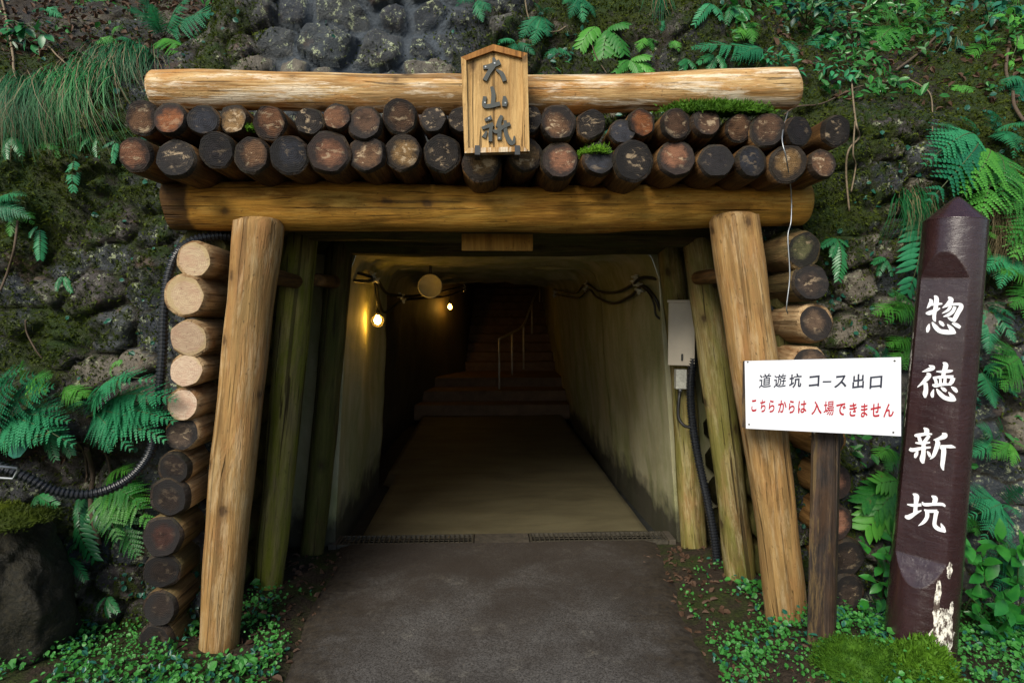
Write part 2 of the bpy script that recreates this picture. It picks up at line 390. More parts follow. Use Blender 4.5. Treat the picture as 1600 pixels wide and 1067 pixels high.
def wall_mat():
    m = NT('mossy_rubble')
    v = m.coord('Object', (1, 1, 1), rnd=False)
    cell = m.attr('cell'); edge = m.attr('edge'); moss = m.attr('moss'); soil = m.attr('soil'); mort = m.attr('mortar')
    st = m.ramp(cell, [(0.0, (0.024, 0.031, 0.040)), (0.25, (0.050, 0.058, 0.063)), (0.45, (0.032, 0.039, 0.050)), (0.62, (0.080, 0.063, 0.056)), (0.78, (0.045, 0.057, 0.066)), (0.92, (0.15, 0.130, 0.10))])
    n1 = m.noise(v, 9, 8, 0.72); n2 = m.noise(v, 42, 6, 0.7)
    st = m.mix(m.ramp(n1, [(0.3, 0.75), (0.6, 0.0)]), st, (0.012, 0.013, 0.015))
    st = m.mix(m.ramp(n2, [(0.55, 0.0), (0.75, 0.6)]), st, (0.22, 0.21, 0.17))
    rust = m.ramp(m.noise(v, 5, 5, 0.6), [(0.6, 0.0), (0.72, 0.5)])
    st = m.mix(rust, st, (0.15, 0.075, 0.03))
    li = m.ramp(m.noise(v, 24, 9, 0.8), [(0.56, 0.0), (0.60, 1.0)])
    li2 = m.ramp(m.noise(v, 3.0, 3, 0.6), [(0.36, 0.0), (0.48, 1.0)])
    st = m.mix(m.math('MULTIPLY', m.math('MULTIPLY', li, li2), 0.85), st, (0.42, 0.47, 0.28))
    mcol = m.mix(m.ramp(n2, [(0.3, 0.0), (0.7, 1.0)]), (0.036, 0.046, 0.058), (0.066, 0.082, 0.10))
    gap = m.mix(m.ramp(n2, [(0.35, 0.0), (0.7, 1.0)]), (0.008, 0.008, 0.005), (0.03, 0.025, 0.012))
    joint = m.mix(mort, gap, mcol)
    edge = m.math('SUBTRACT', edge, m.math('MULTIPLY', mort, 0.10))
    c = m.mix(m.ramp(m.math('ADD', edge, m.math('MULTIPLY', m.math('SUBTRACT', n2, 0.5), 0.12)), [(0.05, 0.0), (0.13, 1.0)]), joint, st)
    so = m.mix(m.ramp(n2, [(0.35, 0.0), (0.7, 1.0)]), (0.008, 0.0055, 0.003), (0.036, 0.024, 0.012))
    c = m.mix(soil, c, so)
    n3 = m.noise(v, 70, 5, 0.75)
    ms = m.mix(m.ramp(n3, [(0.32, 0.0), (0.5, 0.5), (0.72, 1.0)]), (0.003, 0.006, 0.001), (0.058, 0.080, 0.004))
    ms = m.mix(m.ramp(m.noise(v, 4, 4), [(0.4, 0.0), (0.65, 0.8)]), ms, (0.014, 0.042, 0.003))
    mf = m.ramp(m.math('ADD', moss, m.math('MULTIPLY', m.math('SUBTRACT', m.noise(v, 11, 8, 0.75), 0.5), 1.5)), [(0.42, 0.0), (0.58, 1.0)])
    c = m.mix(mf, c, ms)
    m.col(c)
    m.rough(m.ramp(m.noise(v, 8, 4), [(0.35, 0.38), (0.6, 0.85)])); m.b.inputs['Specular IOR Level'].default_value = 0.35
    m.bump(m.math('ADD', m.math('ADD', n2, m.math('MULTIPLY', n1, 0.8)), m.math('MULTIPLY', m.math('MULTIPLY', n3, mf), 1.2)), 0.9, 0.025)
    return m.mat
M['wall'] = wall_mat()

def ground_mat():
    m = NT('damp_soil')
    v = m.coord('Object', rnd=False)
    n1 = m.noise(v, 5, 7, 0.7); n2 = m.noise(v, 60, 6, 0.7)
    c = m.mix(m.ramp(n2, [(0.3, 0.0), (0.7, 1.0)]), (0.014, 0.010, 0.007), (0.055, 0.04, 0.028))
    mo = m.ramp(m.noise(v, 3.2, 6, 0.7), [(0.44, 0.0), (0.6, 0.85)])
    mc = m.mix(m.ramp(n2, [(0.35, 0.0), (0.7, 1.0)]), (0.012, 0.02, 0.004), (0.05, 0.075, 0.012))
    m.col(m.mix(mo, c, mc)); m.rough(0.9); m.b.inputs['Specular IOR Level'].default_value = 0.2; m.bump(m.math('ADD', n2, n1), 0.9, 0.02); return m.mat
M['ground'] = ground_mat()
def asphalt_mat():
    m = NT('worn_asphalt')
    v = m.coord('Object', rnd=False)
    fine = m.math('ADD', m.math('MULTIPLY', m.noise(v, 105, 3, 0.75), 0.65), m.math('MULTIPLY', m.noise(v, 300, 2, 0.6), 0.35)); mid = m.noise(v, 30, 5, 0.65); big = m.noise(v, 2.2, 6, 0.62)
    c = m.mix(m.ramp(fine, [(0.40, 0.0), (0.62, 1.0)]), (0.024, 0.021, 0.019), (0.125, 0.118, 0.110))
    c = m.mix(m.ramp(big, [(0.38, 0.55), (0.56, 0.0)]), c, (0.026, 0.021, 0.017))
    ds = m.n('TexVoronoi'); ds.inputs['Scale'].default_value = 150; m.l(v, ds.inputs['Vector'])
    c = m.mix(m.ramp(ds.outputs['Distance'], [(0.09, 0.5), (0.20, 0.0)]), c, (0.22, 0.21, 0.2))
    wear = m.ramp(m.noise(v, 5.0, 8, 0.75, 0.4), [(0.56, 0.0), (0.68, 0.65)])
    c = m.mix(m.math('MULTIPLY', wear, m.ramp(fine, [(0.38, 0.0), (0.6, 1.0)])), c, (0.22, 0.205, 0.17))
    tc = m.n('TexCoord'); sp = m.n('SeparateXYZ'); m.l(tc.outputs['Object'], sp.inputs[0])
    toned = m.ramp(m.math('ADD', m.math('MULTIPLY', sp.outputs[1], 0.25), m.math('MULTIPLY', m.math('SUBTRACT', m.noise(v, 2.4, 6, 0.65, 0.5), 0.5), 1.1)), [(0.70, 0.0), (1.0, 0.72)])
    c = m.mix(toned, c, (0.030, 0.022, 0.016))      # dark brown mixed into the asphalt colour, stronger towards the tunnel mouth
    ed = m.attr('edge')
    sf = m.ramp(m.math('ADD', ed, m.math('MULTIPLY', m.math('SUBTRACT', m.noise(v, 7, 7, 0.72), 0.5), 0.9)), [(0.04, 1.0), (0.36, 0.0)])
    soil = m.mix(m.ramp(mid, [(0.35, 0.0), (0.7, 1.0)]), (0.012, 0.009, 0.006), (0.045, 0.034, 0.022))
    c = m.mix(m.math('MULTIPLY', sf, 0.92), c, soil)
    m.col(c); m.rough(0.85); m.b.inputs['Specular IOR Level'].default_value = 0.25; m.bump(m.math('ADD', fine, m.math('MULTIPLY', mid, 0.6)), 0.6, 0.008); return m.mat
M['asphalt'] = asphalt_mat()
def plaster_mat(name, a, b, green, gamt):
    m = NT(name)
    v = m.coord('Object', (1, 1, 0.6), rnd=False); v3 = m.coord('Object', rnd=False)
    n1 = m.noise(v, 2.6, 8, 0.7, 0.4); n2 = m.noise(v3, 45, 6, 0.7)
    c = m.mix(m.ramp(n1, [(0.35, 0.0), (0.65, 1.0)]), a, b)
    g = m.ramp(m.noise(m.coord('Object', (1, 1, 0.25), rnd=False), 4.2, 6, 0.65, 0.3), [(0.42, 0.0), (0.62, 1.0)])
    c = m.mix(m.math('MULTIPLY', g, gamt), c, green)
    tc = m.n('TexCoord'); sep = m.n('SeparateXYZ'); m.l(tc.outputs['Object'], sep.inputs[0])
    toned = m.ramp(m.math('ADD', sep.outputs[2], m.math('MULTIPLY', m.math('SUBTRACT', m.noise(v3, 5, 5), 0.5), 0.5)), [(0.08, 0.9), (0.3, 0.0)])  # dark stain along the foot of the walls
    c = m.mix(toned, c, (0.012, 0.010, 0.006))
    m.col(c); m.rough(0.75); m.bump(m.math('ADD', n2, m.math('MULTIPLY', n1, 2.0)), 0.45, 0.015); return m.mat
M['plaster'] = plaster_mat('plastered_rock', (0.46, 0.43, 0.28), (0.33, 0.31, 0.18), (0.20, 0.225, 0.07), 0.7)
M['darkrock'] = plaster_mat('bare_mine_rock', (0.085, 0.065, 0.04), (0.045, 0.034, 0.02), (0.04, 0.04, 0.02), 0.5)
M['floor'] = plaster_mat('tunnel_concrete', (0.17, 0.14, 0.08), (0.11, 0.085, 0.045), (0.09, 0.075, 0.03), 0.5)
def floor_mat():
    m = NT('concrete_floor')
    v = m.coord('Object', (0.35, 1, 1), rnd=False)
    n1 = m.noise(v, 4, 7, 0.65, 0.3); n2 = m.noise(m.coord('Object', rnd=False), 70, 5, 0.7)
    c = m.mix(m.ramp(n1, [(0.33, 0.0), (0.66, 1.0)]), (0.125, 0.108, 0.058), (0.07, 0.058, 0.029))
    c = m.mix(m.ramp(m.noise(v, 9, 6, 0.7), [(0.6, 0.0), (0.72, 0.6)]), c, (0.05, 0.036, 0.02))
    m.col(c); m.rough(0.7); m.bump(n2, 0.3, 0.006); return m.mat
M['floor'] = floor_mat()
M['step'] = simple('stair_stone', (0.15, 0.09, 0.052), 0.75, 0.5, 8, bump=0.4)
M['asphaltplain'] = simple('threshold_concrete', (0.065, 0.053, 0.037), 0.85, 0.6, 22, bump=0.5)
M['concrete'] = simple('stained_concrete', (0.022, 0.024, 0.023), 0.9, 0.6, 9, bump=1.0, col2=(0.006, 0.008, 0.005))

def leaf_mat(name, c1, c2, rough=0.42, transl=0.25, spec=0.4, scale=30, brown=0.0):
    m = NT(name)
    oi = m.n('ObjectInfo'); n = m.noise(m.coord('Object'), scale, 3, 0.6)
    f = m.math('ADD', m.math('MULTIPLY', oi.outputs['Random'], 0.55), m.math('MULTIPLY', n, 0.6))
    c = m.mix(m.ramp(f, [(0.25, 0.0), (0.8, 1.0)]), c1, c2)
    if brown:
        br = m.ramp(m.noise(m.coord('Object'), 7, 4, 0.7), [(0.64, 0.0), (0.72, 0.85)]); c = m.mix(br, c, (0.16, 0.11, 0.03))
    m.col(c); m.rough(rough); m.b.inputs['Specular IOR Level'].default_value = spec
    tr = m.n('BsdfTranslucent'); m.l(c, tr.inputs[0])
    mx = m.n('MixShader'); mx.inputs[0].default_value = transl
    m.l(m.b.outputs[0], mx.inputs[1]); m.l(tr.outputs[0], mx.inputs[2]); m.l(mx.outputs[0], m.out.inputs[0])
    return m.mat
M['teal'] = leaf_mat('teal_frond', (0.010, 0.125, 0.056), (0.040, 0.285, 0.115), 0.45, 0.32, brown=0.10)
M['green'] = leaf_mat('green_frond', (0.016, 0.135, 0.022), (0.085, 0.315, 0.038), 0.45, 0.32, brown=0.10)
M['glossy'] = leaf_mat('glossy_frond', (0.008, 0.085, 0.026), (0.025, 0.18, 0.05), 0.36, 0.15, 0.6)
M['camellia'] = leaf_mat('glossy_leaf', (0.010, 0.11, 0.016), (0.045, 0.24, 0.03), 0.34, 0.2, 0.6)
M['bluegreen'] = leaf_mat('broad_leaf', (0.008, 0.075, 0.04), (0.02, 0.14, 0.08), 0.38, 0.15, 0.6)
M['underleaf'] = leaf_mat('undergrowth_leaf', (0.004, 0.055, 0.018), (0.032, 0.165, 0.028), 0.45, 0.25, scale=5)
M['rachis'] = simple('frond_stalk', (0.05, 0.07, 0.02), 0.6)
M['grass'] = leaf_mat('grass_blade', (0.008, 0.085, 0.030), (0.03, 0.19, 0.05), 0.5, 0.25, 0.25)
M['drygrass'] = leaf_mat('dry_blade', (0.16, 0.12, 0.06), (0.24, 0.19, 0.10), 0.6, 0.2)
M['cover'] = leaf_mat('clover_leaf', (0.014, 0.12, 0.024), (0.08, 0.31, 0.05), 0.45, 0.25, scale=14)
M['coverdark'] = leaf_mat('creeper_leaf', (0.012, 0.08, 0.05), (0.02, 0.12, 0.08), 0.35, 0.15, scale=9)
M['mossleaf'] = leaf_mat('moss_tuft', (0.010, 0.022, 0.002), (0.085, 0.115, 0.008), 0.7, 0.25, 0.2, scale=7)
M['brightmoss'] = leaf_mat('bright_moss', (0.018, 0.065, 0.004), (0.11, 0.25, 0.015), 0.7, 0.25, 0.2, scale=26)
M['litter'] = leaf_mat('dead_leaf', (0.03, 0.016, 0.010), (0.13, 0.075, 0.045), 0.7, 0.1, 0.3, scale=9)
M['twig'] = simple('twig_bark', (0.09, 0.06, 0.035), 0.8, 0.5, 60)
M['root'] = simple('root_bark', (0.20, 0.15, 0.09), 0.8, 0.5, 60)

# ------------------------------------------------------------------ the setting: hillside wall, ground, path
def wall_shape(x, z):
    """surface of the overgrown rubble wall: depth y and masks, as arrays"""
    xs = [-9, -1.75, -1.3, 0.0, 0.35, 1.5, 1.95, 9]
    sl = np.interp(x, xs, [1.0, 1.0, 0.10, 0.10, 0.3, 0.4, 0.95, 1.0])
    zl = np.interp(x, xs, [2.68, 2.74, 2.8, 2.8, 2.75, 2.8, 2.62, 2.6])
    d = z - zl
    y = 3.13 + 0.07 * z + sl * np.log1p(np.exp(np.clip(d * 14, -30, 30))) / 14
    lf = sstep(-1.55, -1.85, x)
    y = y - lf * 0.17 * np.exp(-((z - 1.02) / 0.10) ** 2) + lf * 0.10 * np.exp(-((z - 0.78) / 0.14) ** 2)
    y = y + 0.10 * fbm(x * 1.3 + 3, z * 1.3, 1, 3) - 0.12 * np.clip(-x - 2.2, 0, 3) - 0.10 * np.clip(x - 2.6, 0, 3)
    # stones
    sx, sz = 0.225, 0.18
    gx, gz = x / sx, z / sz
    ix, iz = np.floor(gx), np.floor(gz)
    f1 = np.full(x.shape, 9.0); f2 = np.full(x.shape, 9.0); cid = np.zeros(x.shape); dxs = np.zeros(x.shape); dzs = np.zeros(x.shape)
    wx = gx + 0.22 * fbm(x * 5, z * 5, 20, 3); wz = gz + 0.22 * fbm(x * 5, z * 5, 24, 3)
    for a in (-2, -1, 0, 1, 2):
        for b in (-2, -1, 0, 1, 2):
            cx, cz = ix + a, iz + b
            jx = cx + 0.08 + 0.84 * hash2(cx, cz, 5); jz = cz + 0.08 + 0.84 * hash2(cx, cz, 9)
            sca = 0.75 + 0.6 * hash2(cx, cz, 13)
            dd = np.sqrt((wx - jx) ** 2 + (wz - jz) ** 2) / sca
            new = dd < f1
            f2 = np.where(new, f1, np.minimum(f2, dd)); cid = np.where(new, hash2(cx, cz, 17), cid); dxs = np.where(new, wx - jx, dxs); dzs = np.where(new, wz - jz, dzs); f1 = np.where(new, dd, f1)
    edge = f2 - f1
    soil = np.clip(sstep(0.02, 0.16, d) * sstep(0.45, 0.8, sl) * (0.85 + 0.9 * fbm(x * 3, z * 3, 61, 3)) + 0.45 * sstep(0.15, 0.4, x) * sstep(2.72, 2.85, z) * (1 - sstep(0.45, 0.8, sl))
                   + lf * np.exp(-((z - 0.95) / 0.13) ** 2) * 0.9, 0, 1)
    mid = sstep(-1.3, -1.1, x) * (1 - sstep(0.0, 0.3, x)) * sstep(2.2, 2.5, z)
    amp = (0.066 + 0.012 * mid) * (1 - 0.85 * soil) * (0.5 + 0.8 * cid)
    ta, tb_ = hash2(cid * 917, cid * 171, 3) - 0.5, hash2(cid * 533, cid * 719, 7) - 0.5
    facet = np.maximum(dxs * ta, dzs * tb_) * 2.6 + np.abs(dxs * tb_ - dzs * ta) * 0.9      # broken planes meeting at an edge
    y = y - amp * sstep(0.08 * mid, 0.19 + 0.03 * mid, edge) * np.clip(1.15 - facet, 0.25, 1.5) - (0.050 - 0.03 * mid) * fbm(x * 6.5, z * 6.5, 31, 5) - 0.016 * fbm(x * 34, z * 34, 37, 3) + 0.05 * np.abs(fbm(x * 7.5 + 2, z * 7.5, 43, 4)) * sstep(0.05, 0.25, edge) * (1 - soil)
    mort = sstep(-1.25, -1.0, x) * (1 - sstep(-0.2, 0.1, x)) * sstep(2.3, 2.6, z)
    left = sstep(-1.1, -1.5, x); rt = sstep(0.1, 0.6, x)
    moss = 0.29 + 0.17 * left * sstep(0.9, 1.9, z) - 0.10 * left * sstep(-2.25, -1.9, x) * sstep(0.9, 1.2, z) * (1 - sstep(1.9, 2.2, z)) + 0.36 * rt * sstep(1.55, 2.3, z) - 0.36 * mort + 0.5 * fbm(x * 1.7, z * 1.7, 50, 3) - 0.12 * soil
    moss = moss + 0.1 * left * (1 - sstep(0.4, 0.9, z)) + 0.3 * mort * (1 - sstep(0.1, 0.3, x)) * sstep(-0.55, -0.1, x)
    return y, dict(cell=cid, edge=edge, soil=soil, moss=moss, mortar=mort)

def wall_pt(px, py, out=0.0):
    """point of the wall seen at a photo pixel, moved out towards the path"""
    d = ray(px, py); t = 2.2
    for _ in range(60):
        p = CAM + d * (t / d.y)
        y = float(wall_shape(np.array([p.x]), np.array([p.z]))[0][0])
        if t >= y - 0.004: break
        t += max(0.35 * (y - t), 0.004)
    return CAM + d * ((t - out) / d.y)

xs = np.concatenate([np.arange(-9, -3.1, 0.12), np.arange(-3.1, 3.5, 0.017), np.arange(3.5, 9, 0.12)])
zs = np.concatenate([np.arange(-0.15, 3.7, 0.0165), np.arange(3.7, 4.8, 0.035), np.arange(4.8, 7.5, 0.12)])
XX, ZZ = np.meshgrid(xs, zs)
YY, ATT = wall_shape(XX, ZZ)
NX, NZ = len(xs), len(zs)
idx = np.arange(NX * NZ).reshape(NZ, NX)
cxm = 0.5 * (XX[:-1, :-1] + XX[1:, 1:]); czm = 0.5 * (ZZ[:-1, :-1] + ZZ[1:, 1:])
lx = np.interp(czm, [0, 2.1], [-1.42, -1.22]); rx = np.interp(czm, [0, 2.1], [1.60, 1.38])
keep = ~((cxm > lx) & (cxm < rx) & (czm < 2.2))
q = np.stack([idx[:-1, :-1], idx[:-1, 1:], idx[1:, 1:], idx[1:, :-1]], -1)[keep]
wall = link('rubble_wall', np_mesh('rubble_wall', np.stack([XX.ravel(), YY.ravel(), ZZ.ravel()], 1), q, [M['wall']], True, {k: v.ravel() for k, v in ATT.items()}))
tag(wall, 'mossy rubble stone retaining wall overgrown with ferns around the tunnel mouth', 'stone wall')

def gz(x, y):
    x = np.asarray(x, float); y = np.asarray(y, float)
    lp = np.interp(y, [0, 2.7, 4.3], [-0.80, -0.90, -1.02]) + 0.05 * fbm(y * 3, x * 0, 71, 3)
    rp = np.interp(y, [0, 2.7, 4.3], [0.93, 1.0, 1.18]) + 0.06 * fbm(y * 3, x * 0 + 9, 73, 3)
    out = np.maximum(lp - x, x - rp)
    h = -0.012 + 0.03 * sstep(-0.02, 0.10, out) + 0.05 * sstep(0.1, 0.7, out) + 0.02 * fbm(x * 4, y * 4, 77, 4) * sstep(-0.02, 0.15, out)
    h = h + 0.10 * np.exp(-((x - 1.62) / 0.28) ** 2 - ((y - 2.72) / 0.3) ** 2)
    h = h * (1 - sstep(4.0, 4.3, y)) - 0.03 * sstep(4.0, 4.3, y)
    return h
gx_ = np.concatenate([np.arange(-60, -4, 4.0), np.arange(-4, 4.01, 0.04), np.arange(8, 61, 4.0)])
gy_ = np.concatenate([np.arange(-60, 0.5, 3.0), np.arange(0.5, 4.46, 0.04)])
GX, GY = np.meshgrid(gx_, gy_); GI = np.arange(GX.size).reshape(GX.shape)
g = link('ground', np_mesh('ground', np.stack([GX.ravel(), GY.ravel(), gz(GX, GY).ravel()], 1),
         np.stack([GI[:-1, :-1], GI[:-1, 1:], GI[1:, 1:], GI[1:, :-1]], -1).reshape(-1, 4), [M['ground']]))
tag(g, kind='structure')
py_ = np.concatenate([np.arange(-30, 0.5, 2.0), np.append(np.arange(0.5, 4.29, 0.045), 4.303)]); pu = np.linspace(0, 1, 60)
PV = []; PE = []
for yy in py_:
    a = float(np.interp(yy, [-30, 2.7, 4.3], [-0.92, -0.92, -1.02]) + 0.05 * fbm(np.array(yy * 4.0), np.array(3.0), 81, 4))
    b = float(np.interp(yy, [-30, 2.7, 4.3], [1.0, 1.0, 1.2]) + 0.06 * fbm(np.array(yy * 4.0), np.array(7.0), 85, 4))
    for u in pu:
        x = a + (b - a) * u
        PE.append(min(u, 1 - u) * (b - a))
        PV.append((x, yy, 0.006 - 0.02 * (1 - sstep(0, 0.04, min(u, 1 - u))) + 0.004 * float(fbm(np.array(x * 3), np.array(yy * 3), 87, 3))))
PI = np.arange(len(PV)).reshape(len(py_), 60)
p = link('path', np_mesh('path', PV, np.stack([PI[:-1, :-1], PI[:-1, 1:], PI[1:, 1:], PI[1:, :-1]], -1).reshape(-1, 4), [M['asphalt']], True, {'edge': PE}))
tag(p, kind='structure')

# ------------------------------------------------------------------ the tunnel
TY = [4.36, 5.0, 6.1, 6.16, 9.2, 9.6, 11.0, 12.0, 14.0, 19.0]
LB = [-1.07, -1.07, -1.06, -1.32, -1.22, -1.18, -0.86, -0.42, -0.34, -0.34]
LT = [-0.95, -0.95, -0.96, -1.20, -1.08, -1.02, -0.76, -0.36, -0.28, -0.28]
RB = [1.37, 1.33, 1.30, 1.30, 1.30, 1.34, 1.36, 1.36, 1.36, 1.36]
RT = [1.21, 1.17, 1.12, 1.12, 1.02, 1.05, 1.15, 1.2, 1.2, 1.2]
ZC = [2.07, 2.06, 2.05, 2.06, 2.07, 2.12, 2.85, 3.4, 4.5, 7.2]
tun = empty('tunnel', (0, 4.36, 0), 'rough plastered mine tunnel with greenish walls running back from the timber portal', 'tunnel')
ys_t = np.unique(np.concatenate([np.arange(4.36, 9.6, 0.09), np.array(TY), np.arange(9.6, 19.01, 0.25)]))
def section(y):
    lb, lt, rb, rt, zc = (np.interp(y, TY, a) for a in (LB, LT, RB, RT, ZC))
    left = [(lb + (lt - lb) * t, -0.14 + (zc - 0.08) * t) for t in np.linspace(0, 1, 26)]
    n = 40; ceil = []
    for k in range(n + 1):
        u = k / n; x = lt + (rt - lt) * u
        e = min(u, 1 - u) * (rt - lt)
        ceil.append((x, (zc - 0.22) + 0.22 * math.sqrt(max(0, 1 - (1 - min(e / 0.22, 1)) ** 2))))
    right = [(rt + (rb - rt) * t, (zc - 0.22) * (1 - t) - 0.14 * t) for t in np.linspace(0, 1, 26)]
    return left, ceil, right
parts = [[], [], []]
for y in ys_t:
    for P_, pts in zip(parts, section(y)):
        P_.append([(x, y, z) for x, z in pts])
def loft(name, rows, axis, seed):
    A = np.array(rows); ny, nu, _ = A.shape
    if axis == 'x':
        w = 0.045 * fbm(A[..., 1] * 1.6, A[..., 2] * 1.6, seed, 3) + 0.012 * fbm(A[..., 1] * 14, A[..., 2] * 14, seed + 3, 2)
        w = w * np.minimum(1, np.arange(ny) / 4.0)[:, None]
        A[..., 0] += w * np.minimum(1, np.abs(np.minimum(np.arange(nu), nu - 1 - np.arange(nu)))[None, :] / 3.0) + 0.0
    else:
        w = 0.12 * fbm(A[..., 1] * 2.2, A[..., 0] * 1.2, seed, 3) + 0.02 * fbm(A[..., 1] * 9, A[..., 0] * 9, seed + 3, 2)
        w = w * np.minimum(1, np.arange(ny) / 4.0)[:, None]
        A[..., 2] += w * np.minimum(1, np.minimum(np.arange(nu), nu - 1 - np.arange(nu))[None, :] / 3.0)
    I = np.arange(ny * nu).reshape(ny, nu)
    return link(name, np_mesh(name, A.reshape(-1, 3) - np.array([0, 4.36, 0]), np.stack([I[:-1, :-1], I[1:, :-1], I[1:, 1:], I[:-1, 1:]], -1).reshape(-1, 4), [M['plaster']]), tun)
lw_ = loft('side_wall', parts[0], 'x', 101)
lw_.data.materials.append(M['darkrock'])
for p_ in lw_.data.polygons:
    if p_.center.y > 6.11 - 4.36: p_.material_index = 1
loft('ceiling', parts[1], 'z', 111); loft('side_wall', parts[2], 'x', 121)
# rough rock collar round the plastered part, and the dark timber-lagged pocket behind the portal posts
mb = MB()
o_ = [(-1.7, -0.2), (-1.55, 2.26), (1.62, 2.26), (1.8, -0.2)]
l_, c_, r_ = section(4.36); inner = l_ + c_[1:-1] + r_
outer = []
for (x, z) in inner:
    k = len(outer); t = k / (len(inner) - 1)
    if z < 1.95 and x < 0: outer.append((np.interp(z, [-0.2, 2.26], [-1.7, -1.55]), z))
    elif z < 1.95: outer.append((np.interp(z, [-0.2, 2.26], [1.8, 1.62]), z))
    else: outer.append((np.interp(x, [-0.95, 1.15], [-1.55, 1.62]), 2.3))
n_ = len(inner)
mb.add([(x, 4.359, z) for x, z in inner] + [(x, 4.38, z) for x, z in outer], [(i, i + 1, n_ + i + 1, n_ + i) for i in range(n_ - 1)], 0, True)
mb.build('collar', M['plaster'], tun)
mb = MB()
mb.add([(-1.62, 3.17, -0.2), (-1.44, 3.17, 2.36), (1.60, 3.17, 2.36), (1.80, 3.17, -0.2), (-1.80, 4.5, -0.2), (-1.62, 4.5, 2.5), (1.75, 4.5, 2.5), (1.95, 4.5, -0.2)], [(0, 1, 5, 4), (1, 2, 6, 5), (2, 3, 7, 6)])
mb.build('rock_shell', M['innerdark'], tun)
mb = MB()
for sx, x0, x1 in ((-1, -1.44, -1.34), (1, 1.66, 1.52)):
    mb = MB()
    for k in range(9):       # lagging poles lying along the sides behind the posts
        z = 0.12 + k * 0.225; x = x0 + (x1 - x0) * (z / 2.1) + sx * 0.04
        mb.tube([(x, 3.14, z), (x, 3.7, z + 0.005), (x, 4.36, z)], 0.113, 9)
    mb.build('side_lagging', M['innerdark'], tun)
mb = MB()
for k in range(16):
    x = -1.40 + k * 0.19
    mb.tube([(x, 3.32, 2.31), (x, 4.4, 2.30)], 0.097, 9)
mb.build('roof_lagging', M['innerdark'], tun)
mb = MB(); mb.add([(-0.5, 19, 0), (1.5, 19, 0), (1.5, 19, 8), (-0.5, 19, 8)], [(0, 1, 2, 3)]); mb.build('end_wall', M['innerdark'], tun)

fl_y = np.arange(4.497, 9.85, 0.1); fl_x = np.linspace(0, 1, 40)
FV = []
for yy in fl_y:
    for u in fl_x:
        a, b = -0.95, 1.24
        if yy > 6.2: a = -1.05
        x = a + (b - a) * u
        FV.append((x, yy, 0.0 + 0.012 * float(fbm(np.array(x * 2), np.array(yy * 2), 131, 3)) - (0.14 if u == 0 or u == 1 else 0)))
FI = np.arange(len(FV)).reshape(len(fl_y), 40)
o = link('tunnel_floor', np_mesh('tunnel_floor', FV, np.stack([FI[:-1, :-1], FI[:-1, 1:], FI[1:, 1:], FI[1:, :-1]], -1).reshape(-1, 4), [M['floor']]))
tag(o, kind='structure')
for xa, xb in ((at(741, 845, 4.38).x, at(827, 845, 4.38).x), (at(1041, 845, 4.38).x, 1.34), (-1.1, at(529, 845, 4.38).x)):
    mb = MB(); mb.box(((xa + xb) / 2, 4.40, -0.02), (xb - xa - 0.004, 0.184, 0.046), bev=0.004)
    tag(mb.build('threshold_floor', M['asphaltplain']), kind='structure')
mb = MB(); mb.add([(-1.8, 4.2, -0.13), (1.9, 4.2, -0.13), (1.9, 20, -0.13), (-1.8, 20, -0.13)], [(0, 1, 2, 3)])
tag(mb.build('tunnel_gutter_floor', M['concrete']), kind='structure')

# stairs
st = empty('staircase', (0.3, 9.8, 0), 'dark stone stairs climbing away at the far end of the tunnel', 'stairs')
lev = [(9.8, 0.17), (10.2, 0.34), (10.75, 0.50)] + [(12.0 + 0.32 * k, 0.67 + 0.17 * k) for k in range(19)]
for k, (y, z) in enumerate(lev):
    y1 = lev[k + 1][0] if k + 1 < len(lev) else y + 0.6
    xl = np.interp(y, [9.8, 10.75, 12.0], [-1.3, -1.0, -0.42])
    mb = MB(); mb.box(((xl + 1.40) / 2, (y + y1 + 0.02) / 2, z - 0.12), (1.40 - xl, y1 - y + 0.02, 0.24), bev=0.012)
    mb.build('step', M['step'], st)
hr = empty('handrail', at(780, 615, 10.4), 'thin steel handrail climbing the middle of the dark stairs', 'handrail')
tops = []
for (px, t, b, Y) in ((780, 530, 615, 10.4), (800, 520, 588, 11.2), (818, 507, 577, 11.9), (831, 473, 525, 13.0), (843, 443, 483, 14.3)):
    pb, pt = at(px, b, Y), at(px, t, Y); pt.x = pb.x
    mb = MB(); mb.tube([pb, pt], 0.017, 8); mb.build('baluster', M['rail'], hr); tops.append(pt)
mb = MB(); mb.tube(spline(tops + [tops[-1] + Vector((0, 0.9, 0.5))], 6), 0.020, 8); mb.build('rail', M['rail'], hr)

# drain grates
for (x0, x1, lab) in ((530, 740, 'slotted iron drain grate across the left half of the tunnel threshold'), (828, 1040, 'slotted iron drain grate across the right half of the tunnel threshold')):
    a, b = at(x0, 845, 4.38), at(x1, 845, 4.38)
    gr = empty('drain_grate', ((a.x + b.x) / 2, 4.40, 0), lab, 'drain grate', 'drain grates at the tunnel threshold')
    w = b.x - a.x; cxx = (a.x + b.x) / 2
    mb = MB()
    for dy in (-0.086, 0.086): mb.box((cxx, 4.40 + dy, -0.012), (w, 0.010, 0.03))
    for sx in (-1, 1): mb.box((cxx + sx * (w / 2 - 0.007), 4.40, -0.012), (0.014, 0.162, 0.03))
    mb.build('frame', M['grate'], gr)
    mb = MB(); n = int(w / 0.034)
    for k in range(1, n): mb.box((a.x + w * k / n, 4.40, -0.001), (0.007, 0.162, 0.006))
    for dy in (-0.045, 0.0, 0.045): mb.box((cxx, 4.40 + dy, -0.0065), (w - 0.03, 0.005, 0.005))
    mb.build('bars', M['grate'], gr)

